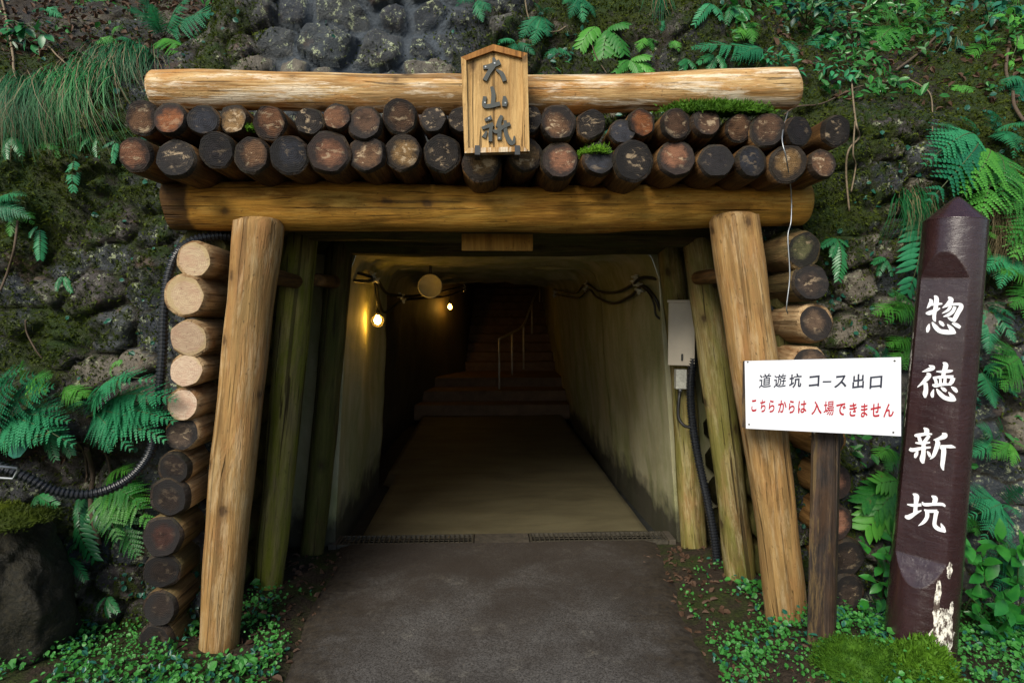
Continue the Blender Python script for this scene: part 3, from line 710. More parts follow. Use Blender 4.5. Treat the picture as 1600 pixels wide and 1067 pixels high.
# ------------------------------------------------------------------ timbers
def timber(name, p0, p1, r0, r1, mat, label=None, cat='log', group=None, n=22, rings=26, facets=0, wob=0.03, end_mats=None, ends=(True, True), bevel=0.014, color=None, cap_mat=None, seed=None, cut_label=None):
    """a round timber; local Z runs from p1 back to p0 so that the cut end at p0 lies on local +Z"""
    p0, p1 = Vector(p0), Vector(p1); ax = (p0 - p1); L = ax.length
    rs = np.random.default_rng(seed if seed is not None else random.randrange(10 ** 6))
    nf = int(rs.integers(6, 9)) if facets else 0
    ph = rs.random() * 6.28; fj = rs.random(12) * 0.35
    def prof(an, t):
        r = 1 + wob * (math.sin(2 * an + ph) * 0.6 + math.sin(3 * an + ph * 2) * 0.4) 
        if nf:
            s = 2 * math.pi / nf; k = int(((an + ph) % (2 * math.pi)) // s); loc = ((an + ph) % s) - s / 2
            poly = math.cos(s / 2) / math.cos(loc) * (1.04 + 0.12 * fj[k] - 0.04)
            r = r * (1 - facets) + facets * poly * 1.03 * (1 + wob * math.sin(an + ph))
        return r
    o_off = rs.random(6) * 6.28
    mb = MB(); vs = []; zz = [0, 0.004] + list(np.linspace(bevel + 0.004, L - bevel - 0.004, rings)) + [L - 0.004, L]
    def rad(z):
        t = z / L; r = r1 + (r0 - r1) * t
        r *= 1 + 0.025 * math.sin(z * 5.1 + o_off[0]) + 0.016 * math.sin(z * 11.7 + o_off[1])
        return r
    for i, z in enumerate(zz):
        e = 1.0
        if i == 0 or i == len(zz) - 1: e = 0.87
        elif i == 1 or i == len(zz) - 2: e = 0.90
        for k in range(n):
            an = 2 * math.pi * k / n; r = rad(z) * prof(an, z / L) * e
            tilt = 0.018 * math.sin(an + ph) if i >= len(zz) - 2 else 0
            vs.append((r * math.cos(an) + 0.012 * math.sin(z * 2.3 + o_off[2]), r * math.sin(an) + 0.012 * math.sin(z * 1.9 + o_off[3]), z + tilt))
    nz = len(zz)
    if L > 1.0:        # dents, swellings and old branch scars
        A_ = np.array(vs).reshape(nz, n, 3); an_ = 2 * np.pi * np.arange(n) / n
        q1, q2 = np.cos(an_)[None] * 1.4 + 0 * A_[..., 2] + o_off[4] * 9, np.sin(an_)[None] * 1.4 + A_[..., 2] * 3.2 + o_off[5] * 9
        k_ = 1 + 0.075 * fbm(q1, q2, 401, 3)
        A_[..., 0] *= k_; A_[..., 1] *= k_; vs = [tuple(p) for p in A_.reshape(-1, 3)]
    fs = [(i * n + k, i * n + (k + 1) % n, (i + 1) * n + (k + 1) % n, (i + 1) * n + k) for i in range(nz - 1) for k in range(n)]
    mb.add(vs, fs, 0, True)
    if end_mats:      # bevelled rim at the cut end
        for j, f in enumerate(mb.f):
            if j >= (nz - 3) * n: mb.m[j] = 1
    mats = [mat] + ([end_mats] if end_mats else [])
    mb.f.append(list(range(n))[::-1]); mb.m.append(0); mb.sm.append(False)
    if cap_mat is None:
        mb.f.append([(nz - 1) * n + k for k in range(n)]); mb.m.append(0); mb.sm.append(False)
    o = link(name, mb.mesh(name, mats)); o.location = p1
    o.rotation_euler = ax.to_track_quat('Z', 'Y').to_euler()
    if color is not None: o.color = color
    if label: tag(o, label, cat, group)
    if cap_mat is not None:
        cb = MB(); rim = [vs[(nz - 1) * n + k] for k in range(n)]
        cb.add(rim, [tuple(range(n))], 0, False)
        c = link('cut_end', cb.mesh('cut_end', [cap_mat]), o)
        if color is not None: c.color = color
        if cut_label: c['label'] = cut_label
    return o

def wide(px0, py0, px1, py1, Y): return at(px0, py0, Y), at(px1, py1, Y)
# long beams across the portal
a, b = at(240, 145, 2.86), at(1238, 144, 2.86)
timber('top_beam', b, a, 0.088, 0.080, M['topbeam'], 'long weathered pale log lying on top of the stacked log rows', 'log beam', rings=70, wob=0.03, bevel=0.01)
a, b = at(264, 326, 3.06), at(1257, 321, 3.06)
lin = timber('lintel', a, b, 0.116, 0.108, M['lintel'], 'long orange-brown log lintel resting on the two front posts', 'log beam', rings=70, wob=0.02)
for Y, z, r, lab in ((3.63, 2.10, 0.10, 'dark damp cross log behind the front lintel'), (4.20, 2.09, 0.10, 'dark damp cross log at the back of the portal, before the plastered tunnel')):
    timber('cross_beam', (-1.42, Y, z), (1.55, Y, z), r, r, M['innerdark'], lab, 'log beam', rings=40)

# posts: leaning inwards
def post(name, t, b, rt, rb, Y, mat, label, group='leaning portal posts'):
    pt, pb = at(*t, Y), at(*b, Y); pb.z = float(gz(pb.x, Y)) - 0.06
    return timber(name, pt, pb, rt * 0.89, rb * 0.89, mat, label, 'post', group, rings=50, n=28, wob=0.02, bevel=0.006)
post('portal_post', (402, 346), (343, 1015), 0.122, 0.103, 2.98, M['post'], 'pale peeled front post on the left side of the tunnel mouth')
post('portal_post', (1150, 338), (1229, 1000), 0.135, 0.105, 2.98, M['post'], 'thick tan front post to the right of the tunnel mouth, behind the white notice')
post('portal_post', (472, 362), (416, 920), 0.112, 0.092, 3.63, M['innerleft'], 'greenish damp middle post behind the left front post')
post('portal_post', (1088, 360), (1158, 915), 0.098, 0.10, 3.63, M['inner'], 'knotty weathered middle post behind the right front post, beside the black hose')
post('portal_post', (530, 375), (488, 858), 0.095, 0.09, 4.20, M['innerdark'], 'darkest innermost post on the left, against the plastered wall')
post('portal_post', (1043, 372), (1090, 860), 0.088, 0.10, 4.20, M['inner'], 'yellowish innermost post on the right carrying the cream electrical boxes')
# short spacer logs between the posts
for (px, py, Y0, Y1, x, lab) in ((455, 434, 3.06, 3.60, -1.055, 'short round spacer log between the left front and middle posts'),
                                (512, 440, 3.66, 4.18, -0.985, 'short reddish spacer log between the left middle and rear posts'),
                                (1100, 432, 3.06, 3.60, 1.235, 'short spacer log between the right front and middle posts')):
    z = at(px, py, Y0 + 0.25).z
    timber('spacer_log', (x, Y0, z), (x, Y1, z), 0.04, 0.04, M['shaft'], lab, 'log', 'spacer logs between the posts', rings=8, n=14)

# cut-end colours: rgb and amount of pale scar
K = dict(brown=(0.17, 0.078, 0.038, 0.6), rust=(0.24, 0.085, 0.03, 0.3), black=(0.016, 0.016, 0.019, 0.2), slate=(0.026, 0.030, 0.040, 0.25), tan=(0.24, 0.145, 0.06, 1.0),
         scar=(0.15, 0.08, 0.042, 1.0), umber=(0.095, 0.052, 0.03, 0.7), dark=(0.032, 0.028, 0.025, 0.8), red=(0.22, 0.10, 0.055, 0.7))
ORD = ['leftmost', 'second from left', 'third from left', 'fourth from left', 'fifth from left', 'sixth from left', 'seventh from left', 'eighth from left', 'ninth from left', 'tenth from left',
       'eleventh from left', 'twelfth from left', 'tenth from right', 'ninth from right', 'eighth from right', 'seventh from right', 'sixth from right', 'fifth from right', 'fourth from right', 'third from right', 'second from right', 'rightmost']
row1 = [(218, 187, 25, 'scar', 'grey-brown log with a white chip'), (266, 188, 24, 'rust', 'rusty-faced log with a black rim'), (319, 190, 23, 'slate', 'blue-grey angular log'),
        (365, 190, 24, 'tan', 'pale scarred log with a mossy edge'), (424, 188, 26, 'brown', 'brown log with short pale streaks'), (479, 188, 22, 'dark', 'small dark log with a pale centre'),
        (522, 184, 21, 'brown', 'small brown log with a grey chip'), (573, 188, 27, 'umber', 'big dark-rimmed brown log'), (628, 184, 27, 'umber', 'round log with a golden rim'),
        (678, 183, 21, 'dark', 'small black log with a white mark'), (719, 191, 21, 'dark', 'dark log half behind the hanging signboard'), (772, 190, 23, 'umber', 'log behind the hanging signboard'),
        (824, 183, 22, 'dark', 'dark log peeping out right of the signboard'), (870, 194, 29, 'scar', 'large brown log with scattered pale scars'), (924, 198, 22, 'dark', 'small dark log with a pale star mark'),
        (969, 208, 20, 'slate', 'smallest grey log with a vertical crack'), (1007, 193, 23, 'rust', 'reddish wedge-shaped log'), (1056, 193, 25, 'umber', 'round brown log with greenish rim'),
        (1108, 193, 23, 'umber', 'brown angular log with a pale foot'), (1153, 198, 21, 'scar', 'dark log with a large pale patch'), (1199, 199, 26, 'umber', 'brownish log under the moss'),
        (1252, 204, 24, 'black', 'black log with a pale centre'), (1305, 208, 24, 'dark', 'dark log with brown streaks')]
o1 = ORD[:12] + ['eleventh from right'] + ORD[12:]
LOGY = 2.75
for (px, py, r, c, look), od in zip(row1, o1):
    p = at(px, py, LOGY + random.uniform(-0.02, 0.02)); q = p + Vector((random.uniform(-.01, .01), 0.75, random.uniform(-.01, .0)))
    timber('round_log', p, q, r * 1.05 / F * LOGY, r / F * LOGY, M['shaft'], f'{look}, {od} in the upper row', 'log', 'upper row of stacked log ends', facets=0.6, end_mats=M['rim'], cap_mat=M['cut'], color=K[c], rings=12)
row2 = [(206, 240, 25, 'red', 'pinkish-brown log with white flecks'), (274, 243, 28, 'dark', 'dark log with a golden streak'), (337, 238, 28, 'black', 'blackish log with a faint brown heart'),
        (396, 239, 28, 'scar', 'log with yellow-grey patches'), (455, 238, 28, 'slate', 'bluish-black pointed log'), (515, 239, 32, 'red', 'largest pinkish log with a pale streak'),
        (575, 243, 28, 'scar', 'pale blotched brown log'), (633, 240, 28, 'tan', 'tan log with a light wedge'), (692, 243, 30, 'dark', 'dark wet log with a flat bottom'),
        (756, 252, 30, 'tan', 'golden-brown log below the signboard'), (820, 243, 27, 'tan', 'log with a pale scar below the sign corner'), (879, 249, 29, 'red', 'round light-brown log'),
        (932, 252, 25, 'slate', 'bluish square log with a moss cap'), (994, 250, 31, 'dark', 'wide black log with a pale spot'), (1054, 243, 30, 'red', 'round pinkish log with a dark rim'),
        (1118, 249, 28, 'black', 'dark smooth log with purple tinge'), (1172, 250, 26, 'slate', 'slate-blue log'), (1231, 254, 29, 'tan', 'yellowish log crossed by a wire'), (1283, 256, 24, 'scar', 'dark log with a brown scar')]
o2 = ORD[:10] + ORD[13:]
for (px, py, r, c, look), od in zip(row2, o2):
    p = at(px, py, LOGY + random.uniform(-0.025, 0.015)); q = p + Vector((random.uniform(-.01, .01), 0.75, random.uniform(-.01, .0)))
    timber('round_log', p, q, r * 1.05 / F * LOGY, r / F * LOGY, M['shaft'], f'{look}, {od} in the lower row', 'log', 'lower row of stacked log ends', facets=0.6, end_mats=M['rim'], cap_mat=M['cut'], color=K[c], rings=12)

PALE = (0.54, 0.40, 0.285, 0.05)
NUM = ['topmost', 'second from the top', 'third from the top', 'fourth from the top', 'fifth from the top', 'sixth from the top', 'sixth from the bottom', 'fifth from the bottom', 'fourth from the bottom', 'third from the bottom', 'second from the bottom', 'bottom']
lstack = [(299, 409, 27, 'p', 'pale angular log'), (292, 465, 31, 'p', 'thick greyish pale log'), (291, 526, 28, 'p', 'pale pinkish sawn log'), (287, 580, 24, 'p', 'yellowish log with a dark spot'),
          (288, 629, 24, 'p', 'ringed log behind a fern tip'), (281, 679, 24, 'h', 'half-charred log'), (273, 728, 24, 'k', 'charred octagonal log'), (264, 780, 30, 'k', 'large charred log with brown heart'),
          (254, 838, 29, 'b', 'dark reddish-black log'), (254, 893, 27, 'k', 'black log with stained bark'), (252, 947, 26, 'k', 'dark log with grey shaft'), (246, 1000, 27, 'k', 'black log resting on the ground')]
for i, (px, py, r, c, look) in enumerate(lstack):
    Y = 2.90; p = at(px, py, Y); q = p + Vector((0, 0.65, 0))
    pale = c == 'p'
    colr = {'p': (PALE[0] * random.uniform(.85, 1.05), PALE[1] * random.uniform(.85, 1.0), PALE[2] * random.uniform(.8, 1), 0.1), 'h': (0.10, 0.07, 0.05, 0.8), 'k': (0.020, 0.014, 0.011, 0.12), 'b': (0.045, 0.018, 0.013, 0.1)}[c]
    timber('round_log', p, q, r * 1.11 / F * Y, r * 1.11 / F * Y, M['paleshaft'] if i < 8 else M['mossyshaft'], f'{look}, {NUM[i]} of the left stack', 'log', 'logs stacked beside the left post',
           facets=0.55, end_mats=M['paleshaft'] if pale else (M['rim'] if c != 'h' else M['paleshaft']), cap_mat=M['cutpale'] if pale else M['cut'], color=colr, rings=14)
rstack = [(1253, 387, 28, 's', 'mossy green-stained log', M['mossyshaft']), (1264, 443, 28, 'd', 'blackened log', M['mossyshaft']), (1273, 502, 30, 'm', 'brown log with a white fleck', M['paleshaft']), (1270, 566, 27, 'm', 'log just above the white notice', M['paleshaft']),
          (1287, 625, 28, 'm', 'log hidden behind the white notice', M['warmshaft']), (1296, 690, 29, 'm', 'log just under the white notice', M['warmshaft']), (1302, 752, 28, 'r', 'reddish log behind the dark sign post', M['warmshaft']),
          (1310, 815, 28, 'r', 'pinkish log with a speckled end', M['warmshaft']), (1324, 872, 32, 'd', 'big dark rounded log', M['shaft']), (1326, 930, 30, 'd', 'dark brown log with a wet gleam', M['shaft']), (1330, 986, 31, 'k', 'blackish log at the foot', M['shaft'])]
NUMR = ['topmost', 'second from the top', 'third from the top', 'fourth from the top', 'fifth from the top', 'middle one', 'fifth from the bottom', 'fourth from the bottom', 'third from the bottom', 'second from the bottom', 'bottom']
for i, (px, py, r, c, look, mt) in enumerate(rstack):
    Y = 2.92; p = at(px, py, Y); q = p + Vector((0, 0.65, 0))
    colr = {'s': (0.13, 0.13, 0.06, 0.6), 'd': (0.05, 0.036, 0.028, 0.5), 'm': (0.13, 0.085, 0.055, 0.4), 'r': (0.30, 0.14, 0.085, 0.2), 'k': (0.03, 0.027, 0.025, 0.1)}[c]
    timber('round_log', p, q, r * 1.11 / F * Y, r * 1.11 / F * Y, mt, f'{look}, {NUMR[i]} of the right stack', 'log', 'logs stacked beside the right post', facets=0.5, end_mats=mt if c in 'sm' else M['rim'], cap_mat=M['cut'], color=colr, rings=14)

# ------------------------------------------------------------------ lettering
def ribbon(pts, n=7):
    """brush stroke: smooth centre line with widths -> outline (2-D)"""
    P = spline([(x, y, w) for x, y, w in pts], n)
    L_, R_ = [], []
    for i, p in enumerate(P):
        a, b = P[max(i - 1, 0)], P[min(i + 1, len(P) - 1)]
        d = Vector((b.x - a.x, b.y - a.y)); d = d.normalized() if d.length > 1e-6 else Vector((1, 0))
        w = max(p.z, 4) / 2; nx, ny = -d.y, d.x
        L_.append((p.x + nx * w, p.y + ny * w)); R_.append((p.x - nx * w, p.y - ny * w))
    return L_, R_
def strokes_mesh(strokes, ox, oy, sc, plane_p, plane_n, thick):
    mb = MB(); k = 0
    for s in strokes:
        L_, R_ = ribbon(s); n = len(L_); k += 1
        lift = 0.0006 * (k % 4)
        f = lambda q: on_plane(ox + q[0] / sc, oy + q[1] / sc, plane_p, plane_n)
        lv = [f(q) for q in L_]; rv = [f(q) for q in R_]
        top = [v + plane_n * (thick + lift) for v in lv] + [v + plane_n * (thick + lift) for v in rv]
        bot = [v - plane_n * 0.001 for v in lv] + [v - plane_n * 0.001 for v in rv]
        fs = [(i, i + 1, n + i + 1, n + i) for i in range(n - 1)]
        m2 = 2 * n
        side = [(i, i + 1, m2 + i + 1, m2 + i) for i in range(n - 1)] + [(n + i, n + i + 1, m2 + n + i + 1, m2 + n + i) for i in range(n - 1)] + [(0, n, m2 + n, m2), (n - 1, 2 * n - 1, m2 + 2 * n - 1, m2 + n - 1)]
        mb.add(top + bot, fs + side, 0, False)
    return mb
G_SO = [[(300,165,20),(335,215,80),(300,290,70),(245,360,10)],[(330,285,40),(450,268,60),(565,262,30)],[(225,460,30),(300,455,90),(420,410,70),(520,355,25)],[(400,95,30),(445,160,95),(430,330,90),(400,480,75),(400,580,70),(425,635,15)],
 [(690,125,30),(750,180,100),(690,270,90),(570,350,15)],[(740,275,45),(930,275,60),(960,330,95),(900,440,95),(820,590,90),(790,630,50)],[(810,610,70),(740,580,60),(680,545,15)],[(745,300,60),(690,390,60),(560,465,12)],[(830,320,70),(780,430,70),(680,500,60),(585,530,12)],
 [(295,680,15),(270,780,80),(255,860,30)],[(355,645,25),(420,740,85),(520,830,90),(680,855,95),(835,868,50)],[(840,880,40),(760,790,90),(670,690,15)],[(500,625,30),(550,670,75),(600,725,40)],[(770,670,20),(860,705,80),(945,760,60)]]
G_TOKU = [[(420,145,15),(510,190,85),(400,240,70),(280,278,12)],[(375,310,20),(420,355,100),(330,470,80),(180,600,12)],[(350,510,80),(360,640,90),(345,740,100),(345,818,30)],[(710,85,20),(770,140,105),(735,280,85),(715,380,80)],[(575,272,20),(720,275,60),(860,262,60),(920,250,20)],
 [(505,405,40),(640,390,60),(800,380,60),(930,390,80)],[(530,400,50),(570,480,60),(570,560,60)],[(660,410,50),(660,530,55)],[(760,400,60),(750,530,65)],[(930,400,90),(900,480,90),(850,545,60)],[(495,545,30),(560,565,75),(700,540,60),(870,540,40)],
 [(520,640,15),(490,740,75),(500,812,40)],[(580,630,20),(640,720,80),(740,810,85),(860,850,85),(965,870,50)],[(975,880,40),(910,800,85),(830,700,15)],[(670,600,20),(735,645,70),(785,685,40)],[(885,590,20),(960,645,80),(1010,705,40)]]
G_SHIN = [[(445,110,20),(505,165,105),(500,240,90)],[(260,250,30),(300,265,70),(480,240,60),(620,240,30)],[(345,290,60),(365,360,70),(390,410,60)],[(560,270,70),(500,350,75),(430,430,60)],[(270,420,25),(400,430,60),(575,415,35)],[(150,545,60),(220,570,80),(400,535,60),(590,515,35)],
 [(445,450,80),(440,640,90),(420,760,110),(440,850,40)],[(325,590,20),(290,660,80),(265,735,40)],[(515,595,15),(555,650,60),(580,715,35)],[(830,220,20),(890,270,110),(780,330,70),(650,362,15)],[(700,360,50),(740,430,100),(700,570,90),(650,690,70),(580,762,12)],
 [(790,495,50),(960,498,65),(1020,500,70),(1110,522,12)],[(790,510,60),(860,560,100),(850,750,95),(835,900,80),(860,995,20)]]
G_KO = [[(350,80,15),(425,140,110),(415,300,80),(400,500,85)],[(235,300,20),(360,320,60),(530,310,60)],[(190,545,40),(270,565,100),(400,490,70),(530,428,20)],[(740,125,20),(815,180,105),(800,285,90)],[(545,250,15),(600,305,65),(800,298,60),(960,300,60),(1030,345,30)],
 [(590,410,20),(660,440,60),(860,440,60)],[(650,450,80),(650,560,80),(580,670,70),(470,745,12)],[(845,440,95),(820,580,80),(805,730,80),(880,810,80),(1030,870,50)],[(1035,880,20),(985,800,75),(935,695,12)]]
G_O = [[(240,250,30),(300,240,40),(380,205,45)],[(325,170,20),(332,220,40),(290,290,35),(252,358,36)],[(350,270,15),(395,305,35),(420,365,35)]]
G_YAMA = [[(310,410,25),(325,470,35),(320,560,35)],[(255,492,30),(255,572,34),(380,552,35)],[(415,490,20),(420,530,45),(415,575,35)]]
G_ZUMI = [[(255,690,25),(310,666,36)],[(230,757,25),(325,722,34)],[(312,728,25),(300,790,32),(300,866,32)],[(270,780,15),(245,832,36)],[(395,650,25),(378,690,36),(355,745,25)],[(375,690,30),(375,852,36)],[(325,770,22),(352,785,30),(410,742,30),(465,720,30)],[(422,690,25),(428,790,32),(462,868,40),(492,872,30),(500,820,12)]]

# ------------------------------------------------------------------ hanging plaque
def plaque():
    Y = 2.665; n = Vector((0, -1, 0)); p0 = at(774, 240, Y)
    root = empty('signboard', p0, 'gabled wooden name board with three dark raised characters hung before the stacked logs', 'signboard')
    pl = lambda px, py, dy=0.0: at(px, py, Y) + Vector((0, dy, 0))
    def poly(name, pts, front, back, mat, parent=root, grain='z'):
        mb = MB(); k = len(pts)
        a = [pl(x, y, front) for x, y in pts]; b = [pl(x, y, back) for x, y in pts]
        mb.add(a + b, [list(range(k)), [k + i for i in range(k)][::-1]] + [(i, k + i, k + (i + 1) % k, (i + 1) % k) for i in range(k)])
        return fix_normals(mb.build(name, mat, parent))
    out = [(720.5, 92), (770.5, 72), (823.5, 86), (827, 238), (726, 241)]
    inn = [(728.5, 97), (770.5, 82), (816, 93), (819, 231), (732, 233)]
    poly('panel', [(727, 96), (770.5, 81), (817, 92), (820.5, 232), (731, 234)], 0.0, 0.02, M['board'])
    for a, b, nm, mt in ((0, 1, 'roof_rail', M['boardframe']), (1, 2, 'roof_rail', M['boardframe']), (2, 3, 'side_rail', M['board']), (3, 4, 'bottom_rail', M['topbeam']), (4, 0, 'side_rail', M['board'])):
        poly(nm, [out[a], out[b], inn[b], inn[a]], -0.016, 0.03, mt)
    for x in (746, 808):
        mb = MB(); c = pl(x, 236, -0.02)
        mb.box(c + Vector((0, 0, 0.0)), (0.022, 0.004, 0.034)); mb.box(c + Vector((0, 0.05, -0.019)), (0.022, 0.104, 0.004))
        mb.build('bracket', M['iron'], root)
    mb = MB()
    for g_, nm in ((G_O, 'character'), (G_YAMA, 'character'), (G_ZUMI, 'character')):
        m_ = strokes_mesh(g_, 710, 60, 5.337, at(774, 160, Y) + Vector((0, -0.0005, 0)), n, 0.009)
        fix_normals(m_.build(nm, M['glyph'], root))
    mb = MB()
    for (x, y) in ((260, 248), (335, 218), (288, 676), (374, 838), (254, 545), (424, 548)):
        c = at(710 + x / 5.337, 60 + y / 5.337, Y) + Vector((0, -0.0115, 0))
        mb = MB(); mb.tube([c, c + Vector((0, -0.0015, 0))], 0.0035, 8); mb.build('screw', M['steel'], root)
plaque()

# ------------------------------------------------------------------ maroon marker post
def marker():
    base, apex = at(1433, 1045, 2.66), at(1496, 308, 2.66)
    ax = (apex - base); L = ax.length; az = ax.normalized()
    root = empty('marker_post', base, 'tall glossy maroon post with white brushed characters and a pointed top, leaning slightly', 'marker post')
    view = (CAM - (base + ax * 0.5)); view -= az * view.dot(az); view.normalize()
    fn = Matrix.Rotation(R(-14), 3, az) @ view; fn.normalize()
    sx = az.cross(fn).normalized() * -1.0
    if sx.x < 0: sx = -sx
    r_of = lambda h: 0.141 + (0.119 - 0.141) * (h / L)
    hs = L - 0.108                      # shoulder
    p_top, p_bot = 0.0, 0.0
    h_at = lambda px, py: (on_plane(px, py, base, view.normalized()) - base).dot(az)
    hb0, hb1 = h_at(1440, 905), h_at(1440, 862)     # bottom ramp
    ht1, ht0 = h_at(1488, 437), h_at(1488, 398)     # top ramp
    CUT = 0.70
    n = 160
    hsamp = list(np.linspace(-0.12, hb0 - 0.02, 14)) + list(np.linspace(hb0 - 0.01, hb1 + 0.01, 24)) + list(np.linspace(hb1 + 0.03, ht1 - 0.03, 30)) + list(np.linspace(ht1 - 0.01, ht0 + 0.01, 24)) + list(np.linspace(ht0 + 0.03, hs - 0.004, 8)) + [hs]
    vs = []
    for h in hsamp:
        r = r_of(h)
        if h < hb0 or h > ht0: d = 9
        elif h < hb1: d = r * (1 + (CUT - 1) * (h - hb0) / (hb1 - hb0))
        elif h > ht1: d = r * (1 + (CUT - 1) * (ht0 - h) / (ht0 - ht1))
        else: d = r * CUT
        for k in range(n):
            an = 2 * math.pi * k / n
            x, y = r * math.sin(an), r * math.cos(an)
            y = min(y, d)
            vs.append(az * h + sx * x + fn * y)
    m_ = len(hsamp)
    fs = [(i * n + k, i * n + (k + 1) % n, (i + 1) * n + (k + 1) % n, (i + 1) * n + k) for i in range(m_ - 1) for k in range(n)]
    mb = MB(); mb.add([base + v for v in vs], fs, 0, False)
    sh = fix_normals(mb.build('shaft', M['maroon'], root))
    for p_ in sh.data.polygons: p_.use_smooth = True
    try: sh.data.set_sharp_from_angle(angle=R(14))
    except Exception: pass
    mb = MB(); prof = [(r_of(hs) + 0.001, hs), (r_of(hs) - 0.004, hs + 0.006), (0.078, hs + 0.042), (0.040, hs + 0.080), (0.012, hs + 0.106), (0.002, hs + 0.108)]
    Mx = Matrix.Translation(base) @ Matrix((sx, fn, az)).transposed().to_4x4()
    mb.lathe(prof, Mx, 48); fix_normals(mb.build('cap', M['maroon'], root))
    rm = r_of(L * 0.5)
    # flat panel follows the slight taper of the shaft
    pc = base + az * (0.5 * (hb1 + ht1)) + fn * (CUT * r_of(0.5 * (hb1 + ht1)) + 0.0025)
    slope = (0.119 - 0.141) / L * CUT
    pn = (fn - az * slope).normalized()
    for g_, (ox, oy) in ((G_SO, (1430, 455)), (G_TOKU, (1420, 560)), (G_SHIN, (1410, 660)), (G_KO, (1400, 765))):
        m_ = strokes_mesh(g_, ox, oy, 13.34, pc, pn, 0.0015)
        fix_normals(m_.build('character', M['whitepaint'], root))
    # peeled primer low on the right side and along the left edge: thin flakes lying on the shaft
    def flake(h0, h1, a0, a1, seed):
        mbf = MB(); rs = np.random.default_rng(seed); nh = 18; na = 7
        rows = []
        for i in range(nh + 1):
            t = i / nh; h = h0 + (h1 - h0) * t; w = math.sin(math.pi * min(max(t, 0.03), 0.97)) ** 0.45
            aw = (a1 - a0) * w * (0.68 + 0.32 * rs.random()); ac = 0.5 * (a0 + a1) + (a1 - a0) * 0.15 * (rs.random() - 0.5)
            rows.append([base + az * (h + 0.006 * rs.random()) + (sx * math.sin(ac + aw * (j / na - 0.5)) + fn * math.cos(ac + aw * (j / na - 0.5))) * (r_of(h) + 0.0012) for j in range(na + 1)])
        V = [p for r_ in rows for p in r_]
        mbf.add(V, [(i * (na + 1) + j, i * (na + 1) + j + 1, (i + 1) * (na + 1) + j + 1, (i + 1) * (na + 1) + j) for i in range(nh) for j in range(na)])
        return fix_normals(mbf.build('peeled_patch', M['peel'], root))
    flake(0.02, 0.34, 0.42, 1.28, 3); flake(0.26, 0.46, 0.50, 0.72, 4); flake(0.47, 0.54, 0.80, 1.0, 5); flake(0.30, 0.37, 0.98, 1.16, 9)
    flake(1.08, 1.50, -1.02, -0.90, 6); flake(1.35, 1.42, -1.08, -0.86, 8)
marker()

